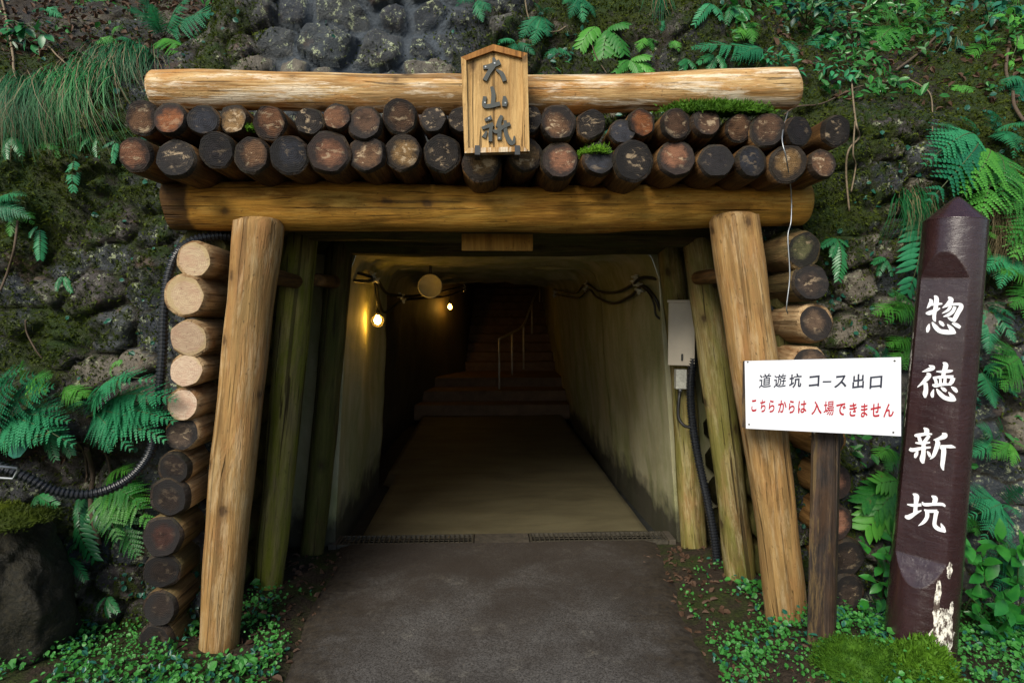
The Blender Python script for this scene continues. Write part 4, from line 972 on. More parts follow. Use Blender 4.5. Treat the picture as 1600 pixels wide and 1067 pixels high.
# ------------------------------------------------------------------ white exit notice
def notice():
    TL, TR, BR, BL = at(1164, 564, 2.79), at(1408, 558, 2.43), at(1408, 681, 2.43), at(1166, 669, 2.79)
    base = at(1287, 1020, 2.68)
    root = empty('exit_notice', base, 'white rectangular notice with navy and red Japanese lettering on a dark wooden post', 'notice board')
    ux = (TR - TL); ux.z = 0; ux.normalize(); uz = Vector((0, 0, 1)); n = uz.cross(ux) * -1
    n = ux.cross(uz); 
    if n.y > 0: n = -n
    TR, BR, BL = (on_plane(px, py, TL, n) for px, py in ((1408, 558), (1408, 681), (1166, 669)))
    mb = MB(); cs = [TL, TR, BR, BL]
    mb.add([c + n * 0.006 for c in cs] + [c - n * 0.006 for c in cs], [(0, 1, 2, 3), (7, 6, 5, 4), (0, 4, 5, 1), (1, 5, 6, 2), (2, 6, 7, 3), (3, 7, 4, 0)])
    fix_normals(mb.build('board', M['signwhite'], root))
    rot = Matrix((ux, n * -1, uz)).transposed()
    # batten behind the left edge
    mb = MB(); mb.box((TL + BL) / 2 - n * 0.022 + ux * 0.008, (0.05, 0.028, (TL - BL).length * 0.99), rot); mb.build('batten', M['darkboard'], root)
    mb = MB(); top = at(1285, 640, 2.68); zb = float(gz(base.x, 2.7)) - 0.1
    mb.box((base.x, 2.70, (top.z + zb) / 2), (0.108, 0.09, top.z - zb), rot, bev=0.006)
    o = mb.build('post', M['darkboard'], root)
    mb = MB()
    for (px, py) in ((1169, 565.5), (1398, 563.5), (1171, 662.5), (1396, 675), (1273, 676)):
        c = on_plane(px, py, (TL + BR) / 2, n) + n * 0.006
        mb = MB(); mb.tube([c, c + n * 0.002], 0.0038, 8); mb.build('screw', M['grate'], root)
    def line(chars, mat, name, off, ysh):
        for ch, cx, cy, w, h in chars:
            cu = bpy.data.curves.new('t', 'FONT'); cu.body = ch; cu.offset = off * (0.4 if ch in '道遊場' else 1.0); cu.resolution_u = 3
            ot = bpy.data.objects.new('t', cu); COL.objects.link(ot)
            dg = bpy.context.evaluated_depsgraph_get(); me = bpy.data.meshes.new_from_object(ot.evaluated_get(dg))
            V = np.array([v.co[:2] for v in me.vertices]); F_ = [list(p.vertices) for p in me.polygons]
            bpy.data.objects.remove(ot); bpy.data.curves.remove(cu); bpy.data.meshes.remove(me)
            if len(V) == 0: continue
            lo, hi = V.min(0), V.max(0); V = (V - (lo + hi) / 2) / np.maximum(hi - lo, 1e-3)
            if ch == 'ー': V[:, 1] *= 1
            pts = []
            for x, y in V:
                y2 = y + ysh * x; x2 = x + 0.06 * y
                pts.append(on_plane(1155 + (cx + x2 * w) / 6.154, 550 + (cy - y2 * h) / 6.154, (TL + BR) / 2 + n * 0.0072, n))
            mbt = MB(); mbt.add(pts, F_); mbt.build(name, mat, root)
    line([('道', 250, 275, 116, 134), ('遊', 392, 275, 118, 128), ('坑', 540, 275, 118, 138), ('コ', 722, 280, 100, 108), ('ー', 845, 285, 82, 16), ('ス', 975, 283, 120, 118), ('出', 1145, 281, 112, 140), ('口', 1315, 290, 120, 118)], M['inkblue'], 'character', 0.022, 0.10)
    line([('こ', 142, 515, 48, 115), ('ち', 228, 517, 52, 120), ('ら', 312, 520, 56, 120), ('か', 415, 522, 82, 122), ('ら', 505, 525, 58, 125), ('は', 607, 527, 82, 120), ('入', 745, 535, 100, 132), ('場', 862, 540, 100, 140), ('で', 978, 552, 92, 120), ('き', 1095, 553, 72, 132), ('ま', 1203, 560, 66, 132), ('せ', 1312, 558, 98, 132), ('ん', 1438, 560, 100, 130)], M['inkred'], 'character', 0.022, 0.06)
notice()

# ------------------------------------------------------------------ fittings
def corrugated(name, pts, r, label, pitch=0.018, sub=10):
    P = spline(pts, sub); cum = [0]
    for a, b in zip(P, P[1:]): cum.append(cum[-1] + (b - a).length)
    n = int(cum[-1] / (pitch / 4)); out = []; rad = []
    for i in range(n + 1):
        s = cum[-1] * i / n; k = min(np.searchsorted(cum, s, 'right') - 1, len(P) - 2)
        t = (s - cum[k]) / max(cum[k + 1] - cum[k], 1e-6); out.append(P[k].lerp(P[k + 1], t)); rad.append(r * (1.0 if i % 4 < 2 else 0.78))
    mb = MB(); mb.tube(out, rad, 12, smooth=False)
    o = mb.build(name, M['conduit']); return tag(o, label, 'conduit')
Yc = 2.93
corrugated('corrugated_conduit', [at(365, 370, 3.14), at(335, 369, 3.10), at(300, 377, 3.05), at(276, 398, 3.0), at(262, 438, 2.98), at(256, 490, 2.97), at(254, 550, 2.96), at(249, 610, 2.95), at(243, 670, 2.93), at(230, 715, 2.9), at(195, 752, 2.84), at(140, 772, 2.78), at(85, 766, 2.72), at(40, 745, 2.68), at(-40, 715, 2.66), at(-140, 690, 2.72), at(-230, 690, 3.2)], 0.023,
           'black corrugated conduit curling down beside the left log stack and away along the wall')
corrugated('corrugated_conduit', [at(1083, 560, 4.0), at(1079, 600, 4.0), at(1080, 640, 4.0), at(1086, 690, 3.98), at(1096, 740, 3.95), at(1107, 790, 3.9), at(1116, 840, 3.86), at(1122, 895, 3.85)], 0.028,
           'black corrugated hose running down between the two right rear posts')
# cream electrical box on the right rear post
c = at(1062, 522, 4.02)
eb = empty('electrical_box', c, 'tall cream steel electrical box fixed to the right rear post', 'electrical box')
rot = Matrix.Rotation(R(-24), 3, 'Z')
mb = MB(); mb.box(c + Vector((0.035, 0.05, 0)), (0.17, 0.13, 0.41), rot, bev=0.006); mb.build('case', M['boxpaint'], eb)
mb = MB(); mb.box(c + Vector((0.035, 0.05, 0.213)), (0.185, 0.145, 0.016), rot, bev=0.004); mb.build('lid', M['boxpaint'], eb)
mb = MB(); mb.box(c + Vector((0.012, -0.018, -0.15)), (0.012, 0.012, 0.045), rot, bev=0.003); mb.build('latch', M['iron'], eb)
c = at(1063, 592, 4.05)
jb = empty('junction_box', c, 'small pale junction box with a black cable below the cream box', 'junction box')
mb = MB(); mb.box(c, (0.07, 0.05, 0.128), None, bev=0.005); mb.build('case', M['porcelain'], jb)
mb = MB(); mb.tube([c + Vector((0.0, 0, -0.062)), c + Vector((0.0, 0, -0.085))], 0.013, 10); mb.build('gland', M['steel'], jb)
mb = MB(); mb.tube(spline([c + Vector((0.0, 0, -0.08)), at(1061, 622, 4.03), at(1060, 650, 4.02), at(1068, 664, 4.0), at(1080, 668, 3.99)], 8), 0.011, 8); mb.build('cord', M['cable'], jb)
# round pale disc under the ceiling
c = at(672, 447, 5.4)
ds = empty('disc_fitting', c, 'round pale enamel disc hanging under the tunnel ceiling', 'disc fitting')
Mx = Matrix.Translation(c) @ Matrix.Rotation(R(80), 4, 'X')
mb = MB(); mb.lathe([(0.09, -0.012), (0.104, -0.010), (0.106, 0.0), (0.104, 0.008), (0.096, 0.010), (0.094, 0.006), (0.002, 0.007)], Mx, 40); fix_normals(mb.build('plate', M['disc'], ds))
mb = MB(); mb.tube([c + Vector((0, 0.03, 0.05)), c + Vector((0, 0.05, 0.26))], 0.012, 8); mb.build('hanger', M['iron'], ds)
# varnished board under the lintel
mb = MB(); a = at(777, 379, 3.3); mb.box(a, (0.372, 0.022, 0.088), None, bev=0.003)
o = mb.build('plank', M['yellowboard']); tag(o, 'plain varnished board hanging under the middle of the front lintel', 'board')

def tw(px, py, side, off=0.05):
    """point a little inside the left or right tunnel wall"""
    Y = 4.5
    for _ in range(80):
        z = at(px, py, Y).z; zc = float(np.interp(Y, TY, ZC)); t = min(max((z + 0.14) / (zc - 0.08), 0), 1)
        B, T = (RB, RT) if side > 0 else (LB, LT)
        xw = float(np.interp(Y, TY, B)) * (1 - t) + float(np.interp(Y, TY, T)) * t - side * off
        k = at(px, py, 1.0).x
        Y = 0.5 * Y + 0.5 * min(max(xw / k, 4.4), 11.5)
    return at(px, py, Y)
def insulator(px, py, Y, label, ln=0.075, dirx=0.0):
    c = Y if isinstance(Y, Vector) else at(px, py, Y)
    prof = [(0.008, -ln / 2 - 0.02)]
    for k in range(2):
        z = -ln / 2 + ln * k / 2
        prof += [(0.016, z), (0.038, z + 0.006), (0.039, z + 0.015), (0.017, z + 0.021), (0.016, z + 0.03)]
    prof += [(0.013, ln / 2), (0.006, ln / 2 + 0.002)]
    mb = MB(); mb.lathe(prof, Matrix.Translation(c) @ Matrix.Rotation(dirx, 4, 'Y'), 14)
    o = fix_normals(mb.build('insulator', M['porcelain'])); tag(o, label, 'insulator', 'porcelain cable insulators'); return c
IR = [insulator(993, 436, tw(993, 436, 1, 0.04), 'upper white insulator nearest the right rear post', 0.07, R(14)), insulator(1000, 449, tw(1000, 449, 1, 0.04), 'lower white insulator nearest the right rear post', 0.07, R(14)),
      insulator(917, 446, tw(917, 446, 1, 0.04), 'white insulator pair in the middle of the right wall', 0.11, R(12)), insulator(867, 457, at(867, 457, 8.6), 'farthest white insulator on the right wall by the stairs', 0.11, R(12)),
      insulator(584, 432, 4.95, 'white ribbed insulator above the near caged bulb', 0.09, R(-35)), insulator(627, 464, 6.2, 'dim insulator on the left wall below the pale disc', 0.10, R(-25)), insulator(725, 449, 10.0, 'tiny insulator beside the farther glowing bulb', 0.1, 0)]
def cable(pts, r, label):
    mb = MB(); mb.tube(spline(pts, 8), r, 8); o = mb.build('cable', M['cable']); return tag(o, label, 'cable', 'sagging tunnel cables')
cable([at(1030, 437, 4.40)] + [tw(x, y, 1) for x, y in ((1003, 434), (985, 447), (960, 457), (935, 455), (915, 444), (897, 458))] + [at(866, 453, 8.6)], 0.012, 'upper black cable sagging along the right tunnel wall')
cable([at(1034, 490, 4.40)] + [tw(x, y, 1) for x, y in ((1022, 463), (1004, 447), (985, 463), (957, 474), (932, 464), (920, 453), (900, 466))] + [at(868, 460, 8.6)], 0.012, 'lower black cable sagging along the right tunnel wall')
cable([at(1034, 500, 4.40)] + [tw(x, y, 1) for x, y in ((1025, 492), (1022, 475), (1014, 458), (1002, 447))], 0.008, 'thin loose black cable loop beside the right rear post')
cable([at(548, 424, 4.5)] + [tw(x, y, -1) for x, y in ((575, 431), (590, 438), (604, 458))] + [at(626, 462, 6.15), at(650, 462, 7.0), at(690, 455, 8.6), at(724, 447, 9.95)], 0.013, 'upper black cable along the left tunnel wall past the pale disc')
cable([at(546, 438, 4.5)] + [tw(x, y, -1) for x, y in ((572, 440), (586, 440), (592, 470), (602, 488))] + [at(628, 470, 6.2), at(660, 466, 7.1), at(700, 462, 8.8), at(725, 452, 9.95)], 0.013, 'lower black cable drooping past the near caged bulb')

# lit bulbs
def bulb_mat(name, col, st):
    m = NT(name); m.b.inputs['Base Color'].default_value = (0.9, 0.8, 0.6, 1)
    m.b.inputs['Emission Color'].default_value = (*col, 1); m.b.inputs['Emission Strength'].default_value = st; return m.mat
M['bulbnear'] = bulb_mat('bulb_glow', (1.0, 0.52, 0.07), 58.0)
M['bulbfar'] = bulb_mat('far_bulb_glow', (1.0, 0.50, 0.07), 40.0)
def bulb(px, py, Y, label, r, mat, cage, cord_to):
    c = tw(px, py, -1, 0.095) if cage else at(px, py, Y)
    root = empty('caged_lamp' if cage else 'bulb_lamp', c, label, 'lamp')
    mb = MB(); mb.lathe([(r * 0.05, -r * 1.05), (r * 0.6, -r * 0.85), (r, -r * 0.1), (r * 0.9, r * 0.5), (r * 0.5, r * 1.1), (r * 0.42, r * 1.5)], Matrix.Translation(c), 16); fix_normals(mb.build('bulb', mat, root))
    mb = MB(); mb.tube([c + Vector((0, 0, r * 1.45)), c + Vector((0, 0, r * 2.9))], [r * 0.75, r * 0.6], 12); mb.build('socket', M['iron'], root)
    if cage:
        mb = MB(); R_ = r * 1.75
        for k in range(8):
            a = math.pi * 2 * k / 8
            mb.tube([c + Vector((math.cos(a) * q, math.sin(a) * q, z)) for q, z in ((r * 0.7, r * 1.5), (R_ * 0.9, r * 0.7), (R_, -r * 0.2), (R_ * 0.62, -r * 1.4), (r * 0.15, -r * 1.75))], r * 0.055, 5)
        for q, z in ((R_, -r * 0.2), (R_ * 0.62, -r * 1.4)):
            mb.tube([c + Vector((math.cos(a) * q, math.sin(a) * q, z)) for a in np.linspace(0, 6.283, 17)], r * 0.05, 5, caps=False)
        mb.build('cage', M['grate'], root)
    mb = MB(); mb.tube([c + Vector((0, 0, r * 2.8)), c + (cord_to - c) * 0.6 + Vector((0.005, 0, 0)), cord_to], 0.006, 6); mb.build('cord', M['cable'], root)
bulb(590, 501, 4.85, 'glowing wire-caged bulb hanging near the left tunnel wall', 0.030, M['bulbnear'], True, at(585, 440, 4.95))
bulb(703, 480, 11.0, 'small glowing bare bulb farther back on the left wall before the stairs', 0.036, M['bulbfar'], False, at(703, 455, 11.0))

# metal wire bracket at the left edge and the dark concrete block below it
mb = MB(); mb.tube([at(-190, 712, 3.1), at(-100, 718, 2.5), at(26, 731, 2.56), at(28, 735, 2.57), at(20, 748, 2.57), at(-100, 740, 2.5), at(-190, 735, 3.1)], 0.006, 6)
tag(mb.build('wire_bracket', M['steel']), 'bent bright steel wire bracket holding the conduit at the left edge', 'bracket')
import bmesh
bm = bmesh.new(); bmesh.ops.create_icosphere(bm, subdivisions=6, radius=1.0)
for v in bm.verts:
    d = v.co.copy(); sg = lambda t: math.copysign(abs(t) ** 0.55, t)
    p = Vector((sg(d.x) * 0.78, sg(d.y) * 0.26, sg(d.z) * 0.60)) * 0.92
    k = 0.16 * float(fbm(np.array(p.x * 3 + 4), np.array(p.z * 3 + p.y * 2), 151, 4)) + 0.05 * float(fbm(np.array(p.x * 11 + p.y * 7), np.array(p.z * 11), 157, 3))
    v.co = p * (1 + k) + Vector((0, -0.10 * k * 3, 0))
for f_ in bm.faces: f_.smooth = True
me = bpy.data.meshes.new('rock_outcrop'); bm.to_mesh(me); bm.free(); me.materials.append(M['wall'])
o = link('rock_outcrop', me); o.location = (-2.62, 2.86, 0.22)
tag(o, 'dark shadowed rock outcrop under the ferns at the lower left edge', 'rock')

# hanging wire and dead stems
def strand(name, pts, r, mat, label, cat, group=None):
    mb = MB(); mb.tube(spline(pts, 6), r, 6); o = mb.build(name, mat); return tag(o, label, cat, group)
strand('wire', [at(1231, 175, 2.83), at(1222, 215, 2.70), at(1229, 250, 2.69), at(1236, 300, 2.85), at(1236, 345, 2.86), at(1231, 370, 2.84), at(1234, 430, 2.83), at(1229, 478, 2.82), at(1231, 490, 2.85)], 0.003, M['steel'], 'thin grey wire dangling from the top beam over the right log stack', 'wire')
STR = [([(-2, -20), (10, 30), (20, 85), (22, 110), (33, 140), (46, 160)], 0.006, 'pale bare creeper stem hanging at the upper left corner', 'root'),
       ([(57, 75), (75, 73), (90, 88), (115, 110)], 0.004, 'arched pale twig above the hanging grass', 'root'),
       ([(28, 345), (22, 390), (12, 425), (0, 455)], 0.006, 'brown creeper stem at the left edge below the small ferns', 'twig'),
       ([(1330, 120), (1334, 165), (1338, 195), (1342, 215), (1326, 235), (1322, 270), (1327, 330)], 0.005, 'pale root trailing down the mossy wall right of the log rows', 'root'),
       ([(1336, 190), (1333, 240), (1337, 260), (1330, 300)], 0.004, 'thinner root beside the trailing root right of the log rows', 'root'),
       ([(1345, 118), (1380, 128), (1412, 136)], 0.007, 'brown fallen twig lying under the upper right ferns', 'twig'),
       ([(1225, 180), (1245, 167), (1285, 162), (1330, 140), (1350, 134)], 0.004, 'grey-green vine stem reaching from the top beam to the bank', 'twig'),
       ([(1270, 62), (1295, 42), (1335, 37), (1372, 42)], 0.006, 'arching brown stem among the upper right leaves', 'twig'),
       ([(1600, 190), (1585, 165), (1582, 140), (1572, 110), (1578, 60)], 0.009, 'grey forked stem at the right edge above the big fern', 'twig'),
       ([(1400, 110), (1440, 80), (1462, 58)], 0.008, 'brown dead stick leaning among the top right ferns', 'twig'),
       ([(1416, 122), (1440, 135), (1455, 152), (1457, 205)], 0.0035, 'thin pale rootlet hanging over the mossy bank at the right', 'root'),
       ([(820, -5), (825, 25), (838, 45), (868, 50), (884, 42)], 0.004, 'pale bent twig above the hanging signboard', 'root'),
       ([(925, 70), (932, 90), (948, 115)], 0.003, 'thin dark stem below the bright fern over the top beam', 'twig'),
       ([(118, 690), (132, 708), (136, 740), (134, 752)], 0.006, 'dark bent stem under the left fern', 'twig'),
       ([(152, 690), (168, 715), (175, 760)], 0.006, 'reddish root hanging under the left fern clump', 'twig'),
       ([(135, 700), (145, 740), (142, 790), (150, 830), (155, 850)], 0.013, 'thick hairy fern stalk hanging between the lower left fronds', 'twig'),
       ([(1498, 1010), (1505, 960), (1520, 930), (1540, 920)], 0.005, 'green arching stem between the maroon post and the glossy shrub', 'green'),
       ([(40, 500), (42, 520), (55, 545), (66, 560)], 0.004, 'thin brown rootlet on the mossy left wall', 'twig')]
for pts, r, lab, mt in STR:
    strand('twig', [wall_pt(x, y, 0.035) for x, y in pts], r, M['root'] if mt == 'root' else (M['rachis'] if mt == 'green' else M['twig']), lab, 'stem')

# ------------------------------------------------------------------ vegetation
def frond_mesh(name, kind, mat, arch=0.12, seed=0):
    """unit frond along +X, upper side +Z"""
    rs = np.random.default_rng(seed); mb = MB()
    n = {'bi': 19, 'bi2': 15, 'simple': 13, 'broad': 8}[kind]
    sp = lambda t: Vector((t * (1 - 0.05 * t), 0.02 * math.sin(t * 2.5 + seed), arch * math.sin(t * math.pi * 0.9) - 0.10 * t * t))
    mb.tube([sp(t) for t in np.linspace(0, 0.98, 10)], [0.006 - 0.004 * t for t in np.linspace(0, 1, 10)], 4, m=1)
    for i in range(n):
        if i > 2 and i < n - 2 and rs.random() < 0.05: continue
        t = 0.16 + 0.83 * i / n if kind != 'broad' else 0.12 + 0.85 * i / n
        p = sp(t)
        if kind in ('bi', 'bi2'): uu = (t - 0.16) / 0.83; w = (0.33 if kind == 'bi' else 0.42) * min(1, 0.62 + 1.5 * uu) * (1 - uu) ** 0.75
        elif kind == 'simple': w = 0.19 * (0.35 + 0.65 * math.sin(math.pi * (0.18 + 0.80 * (t - 0.16) / 0.83)))
        else: w = 0.30 * (0.5 + 0.5 * math.sin(math.pi * (0.15 + 0.8 * t)))
        w = max(w, 0.03) * (0.92 + 0.16 * rs.random())
        for s in (-1, 1):
            ang = R(74 - 30 * t + rs.uniform(-5, 5)); d = Vector((math.cos(ang), s * math.sin(ang), -0.06 - 0.34 * rs.random())).normalized()
            if kind in ('bi', 'bi2'):
                m = max(5, int(15 * w / 0.31)); side = Vector((0, 0, 1)).cross(d).normalized()
                bend = Vector((0.10, 0, -0.14))
                for j in range(m):
                    u = (j + 0.35) / m; q = p + d * (w * u) + bend * (w * u * u)
                    pl = (0.027 if kind == 'bi' else 0.034) * (1.0 - 0.93 * u ** 1.5) * min(1, w / 0.2 + 0.35); hw = w / m * 0.62
                    for s2 in (-1, 1):
                        dd = (side * s2 + d * 0.45).normalized()
                        z = Vector((0, 0, -0.25 * pl * rs.random()))
                        mb.add([q - d * hw * 0.7, q + dd * pl * 0.6 - d * hw * 0.75 + z * 0.5, q + dd * pl + z, q + dd * pl * 0.55 + d * hw * 0.8, q + d * hw * 0.7], [(0, 1, 2, 3, 4) if s2 * s > 0 else (4, 3, 2, 1, 0)], 0, False)
            else:
                hw = (0.026 if kind == 'simple' else 0.062); side = Vector((0, 0, 1)).cross(d).normalized(); bend = Vector((0.16, 0, -0.22))
                pr = [(0, 0.25), (0.2, 0.95), (0.5, 1.0), (0.78, 0.6), (1.0, 0.02)]
                L_, C_, R_ = [], [], []
                for u, k in pr:
                    q = p + d * (w * u) + bend * (w * u * u)
                    L_.append(q + side * hw * k - Vector((0, 0, 0.3 * hw * k))); C_.append(q); R_.append(q - side * hw * k - Vector((0, 0, 0.3 * hw * k)))
                V = L_ + C_ + R_; k5 = len(pr)
                fs = [(a, a + 1, k5 + a + 1, k5 + a) for a in range(k5 - 1)] + [(k5 + a, k5 + a + 1, 2 * k5 + a + 1, 2 * k5 + a) for a in range(k5 - 1)]
                mb.add(V, fs, 0, True)
    return mb.mesh(name, [mat, M['rachis']])
FR = {}
for key, kind, mat in (('T', 'bi', 'teal'), ('G', 'bi2', 'green'), ('S', 'simple', 'glossy'), ('B', 'broad', 'green'), ('H', 'simple', 'teal')):
    FR[key] = [frond_mesh('frond', kind, M[mat], arch=a, seed=s) for a, s in ((0.05, 1), (0.12, 2), (0.20, 3), (0.09, 4), (0.16, 5))]
def put_frond(parent, key, p0, p1, width=1.0, roll=0.0):
    d = p1 - p0; L = max(d.length, 0.02); x = d / L
    up = Vector((0, -0.75, 0.65)); up = up - x * up.dot(x)
    if up.length < 0.1: up = Vector((0, 0, 1)) - x * x.z
    up.normalize(); up = Matrix.Rotation(roll, 3, x) @ up
    y = up.cross(x)
    o = link('frond', random.choice(FR[key]), parent)
    rot = Matrix((x, y, up)).transposed()
    o.rotation_euler = rot.to_euler(); o.location = p0 - parent.location; o.scale = (L, L * width, L)
    return o
def fern(base, key, tips, label, out=0.16, group=None, width=1.0, boff=-0.005):
    p0 = wall_pt(base[0], base[1], 0.0) + Vector((0, boff, 0))
    root = empty('fern', p0, label, 'fern', group)
    for tp in tips:
        k = tp[3] if len(tp) > 3 else key
        oo = tp[2] if len(tp) > 2 and tp[2] is not None else out
        p1 = at(tp[0], tp[1], p0.y - oo)
        put_frond(root, k, p0, p1, width * random.uniform(0.9, 1.1), random.uniform(-0.35, 0.35))
    return root
fern((256, 62), 'T', [(372, 10), (182, 6), (205, -28), (300, -25), (235, 0), (262, 108, 0.2, 'G'), (292, 100, .2, 'G')], 'large teal fern spreading at the top left above the log beam', 0.2)
fern((150, -5), 'G', [(122, 28), (140, 52), (168, 42), (110, 5)], 'small bright green fern at the top left edge above the leaf litter')
fern((178, 55), 'G', [(140, 85), (165, 92), (195, 45), (180, 90)], 'yellow-green young fern above the hanging grass tuft', 0.1)
fern((120, 245), 'H', [(112, 302)], 'single ladder-shaped frond hanging below the grass on the left', 0.05)
fern((158, 208), 'S', [(102, 216), (120, 236), (150, 248)], 'dark small fern left of the upper log rows', 0.07)
fern((183, 220), 'H', [(176, 256), (150, 238)], 'tiny glossy fern touching the lower row of logs on the left', 0.05)
fern((60, 220), 'G', [(102, 246)], 'lone narrow frond pointing right on the upper left wall', 0.05)
fern((-14, 322), 'T', [(32, 312), (20, 345), (45, 300), (50, 342)], 'teal fern half cut off by the left edge', 0.08)
fern((62, 352), 'H', [(62, 408), (44, 372)], 'bluish ladder fern hanging low on the upper left wall', 0.05)
fern((30, 330), 'G', [(55, 352), (12, 372)], 'green fern sprig between the two small left ferns', 0.05)
fern((4, 668), 'T', [(32, 566), (55, 573), (80, 592), (92, 620), (112, 648), (128, 694), (-25, 575), (8, 575), (-30, 640), (60, 690)], 'big teal fern fanning out at the left edge on the ledge', 0.28, width=1.0)
fern((150, 645), 'T', [(285, 612), (262, 692), (212, 706), (168, 704), (138, 600), (112, 640), (190, 596), (250, 584), (240, 655), (276, 650, 0.32)], 'big spreading fern on the ledge reaching across the left log stack', 0.28)
fern((88, 664), 'S', [(88, 722), (70, 705), (110, 712)], 'dark glossy fern hanging under the left ledge', 0.12)
fern((98, 605), 'G', [(128, 632), (140, 616)], 'small bright frond above the ledge ferns', 0.12)
fern((168, 752), 'G', [(212, 878), (246, 826), (232, 792), (190, 850), (206, 730)], 'bright green fern hanging beside the charred left logs', 0.2)
fern((136, 762), 'S', [(151, 884), (125, 832), (168, 830), (120, 800)], 'dark glossy fern left of the bright hanging fern', 0.15)
fern((106, 868), 'S', [(78, 905), (134, 908), (82, 862), (115, 850), (96, 912)], 'low dark glossy fern beside the rock outcrop', 0.12)
fern((846, 24), 'T', [(812, 62), (834, 72), (858, 55), (868, 20), (836, 2)], 'teal fern just above the hanging signboard', 0.14)
fern((806, 66), 'T', [(775, 72), (838, 84), (800, 92)], 'small fern behind the signboard roof', 0.08)
fern((742, 2), 'T', [(710, 12), (770, 18), (756, 35)], 'small fern at the top edge left of the signboard', 0.1)
fern((905, -4), 'T', [(934, 26), (890, 30), (912, 34), (878, 4)], 'teal fern at the top edge over the middle of the beam', 0.12)
fern((934, 42), 'B', [(904, 80)], 'single bright broad frond over the top beam', 0.07)
fern((948, 46), 'B', [(978, 88), (942, 108), (985, 40)], 'bright green broad-leaved fern over the middle of the top beam', 0.1)
fern((984, 94), 'B', [(960, 112), (1022, 112), (1000, 118), (1018, 90)], 'low bright fern sitting just above the top beam', 0.08)
fern((1036, 32), 'T', [(1072, 48), (1058, 55), (1034, 52)], 'small teal fern at the top right of the middle bank', 0.08)
fern((1112, 6), 'H', [(1084, 42), (1130, 30), (1100, -14)], 'curled bluish fern at the top edge right of centre', 0.1)
fern((1196, 82), 'T', [(1076, 64), (1140, 92)], 'long flat frond lying across the bank over the beam', 0.14)
fern((1146, 10), 'S', [(1156, 44), (1136, 40), (1172, 30)], 'glossy curled fern above the right half of the beam', 0.1)
fern((1074, 92), 'S', [(1064, 118), (1090, 112), (1062, 100)], 'small glossy fern behind the beam above the moss', 0.07)
fern((1118, 86), 'S', [(1104, 118), (1134, 116), (1090, 98)], 'second small glossy fern right behind the beam above the moss', 0.07)
fern((1052, 64), 'G', [(1048, 75), (1062, 82)], 'tiny yellow-green frond sprig over the beam', 0.05)
fern((1306, 54), 'T', [(1254, 88), (1280, 92), (1322, 76)], 'teal fern above the right end of the top beam', 0.12)
fern((1310, 60), 'G', [(1309, 104)], 'single narrow bright frond hanging at the right end of the beam', 0.06)
fern((1402, 44), 'G', [(1344, 112), (1426, 78), (1368, 22), (1450, 28), (1394, 120), (1372, 80), (1440, 55)], 'large yellow-green fern on the upper right bank', 0.24)
fern((1386, 2), 'G', [(1372, 22), (1400, 20), (1360, -8)], 'green fern cut off by the top edge on the right', 0.1)
fern((1480, 12), 'G', [(1460, 40), (1500, 38), (1520, 14)], 'green fern at the top edge in the upper right', 0.1)
fern((1560, 20), 'T', [(1540, 45), (1585, 40), (1530, 10)], 'dark fern in the top right corner', 0.1)
fern((1524, 222), 'T', [(1450, 326, 0.34), (1440, 262, 0.3), (1475, 186, 0.2), (1500, 180, 0.12)], 'large sunlit fern drooping left above the maroon post', 0.3, width=1.15)
fern((1548, 236), 'G', [(1538, 336, 0.34), (1500, 305, 0.3), (1570, 320)], 'green fern hanging right above the maroon post tip', 0.25)
fern((1548, 210), 'T', [(1618, 196), (1606, 238), (1590, 250), (1560, 170)], 'teal fern spreading to the right edge above the post', 0.25)
fern((1622, 296), 'G', [(1568, 332), (1576, 384), (1590, 410), (1570, 290)], 'yellow-green fern entering from the right edge', 0.2)
fern((1612, 440), 'G', [(1560, 420), (1585, 480), (1600, 500)], 'green fern at the right edge halfway up', 0.15)
fern((1438, 326), 'H', [(1424, 468)], 'long ladder-shaped frond hanging behind the maroon post', 0.08, width=1.4)
fern((1307, 372), 'S', [(1284, 386), (1328, 384), (1312, 444), (1300, 402)], 'small shiny fern beside the topmost right log', 0.09)
fern((1428, 482), 'G', [(1362, 486), (1382, 506), (1400, 470), (1390, 455)], 'green fern left of the first white character on the post', 0.15)
fern((1432, 528), 'G', [(1392, 566), (1410, 580), (1386, 540)], 'green fern above the right corner of the white notice', 0.12)
fern((1538, 476), 'T', [(1592, 498), (1548, 556), (1594, 536), (1575, 470)], 'teal fern right of the first white character', 0.16)
fern((1530, 575), 'T', [(1580, 590), (1560, 640), (1600, 620), (1590, 570)], 'teal fern right of the second white character', 0.16)
fern((1404, 752), 'B', [(1344, 834), (1344, 786), (1390, 842), (1372, 756), (1362, 812)], 'leafy light green fern between the notice post and maroon post', 0.16)
fern((1560, 786), 'T', [(1502, 776), (1606, 758), (1584, 846), (1536, 852), (1512, 812), (1600, 810)], 'teal fern on the pale rocks right of the last character', 0.2)
fern((1618, 1000), 'T', [(1566, 972), (1580, 1010), (1604, 936), (1545, 1040)], 'teal fern at the lower right corner', 0.3)
fern((1562, 1010), 'G', [(1512, 1040), (1540, 1062), (1592, 1056), (1572, 960)], 'green fern under the glossy shrub at the lower right', 0.3)

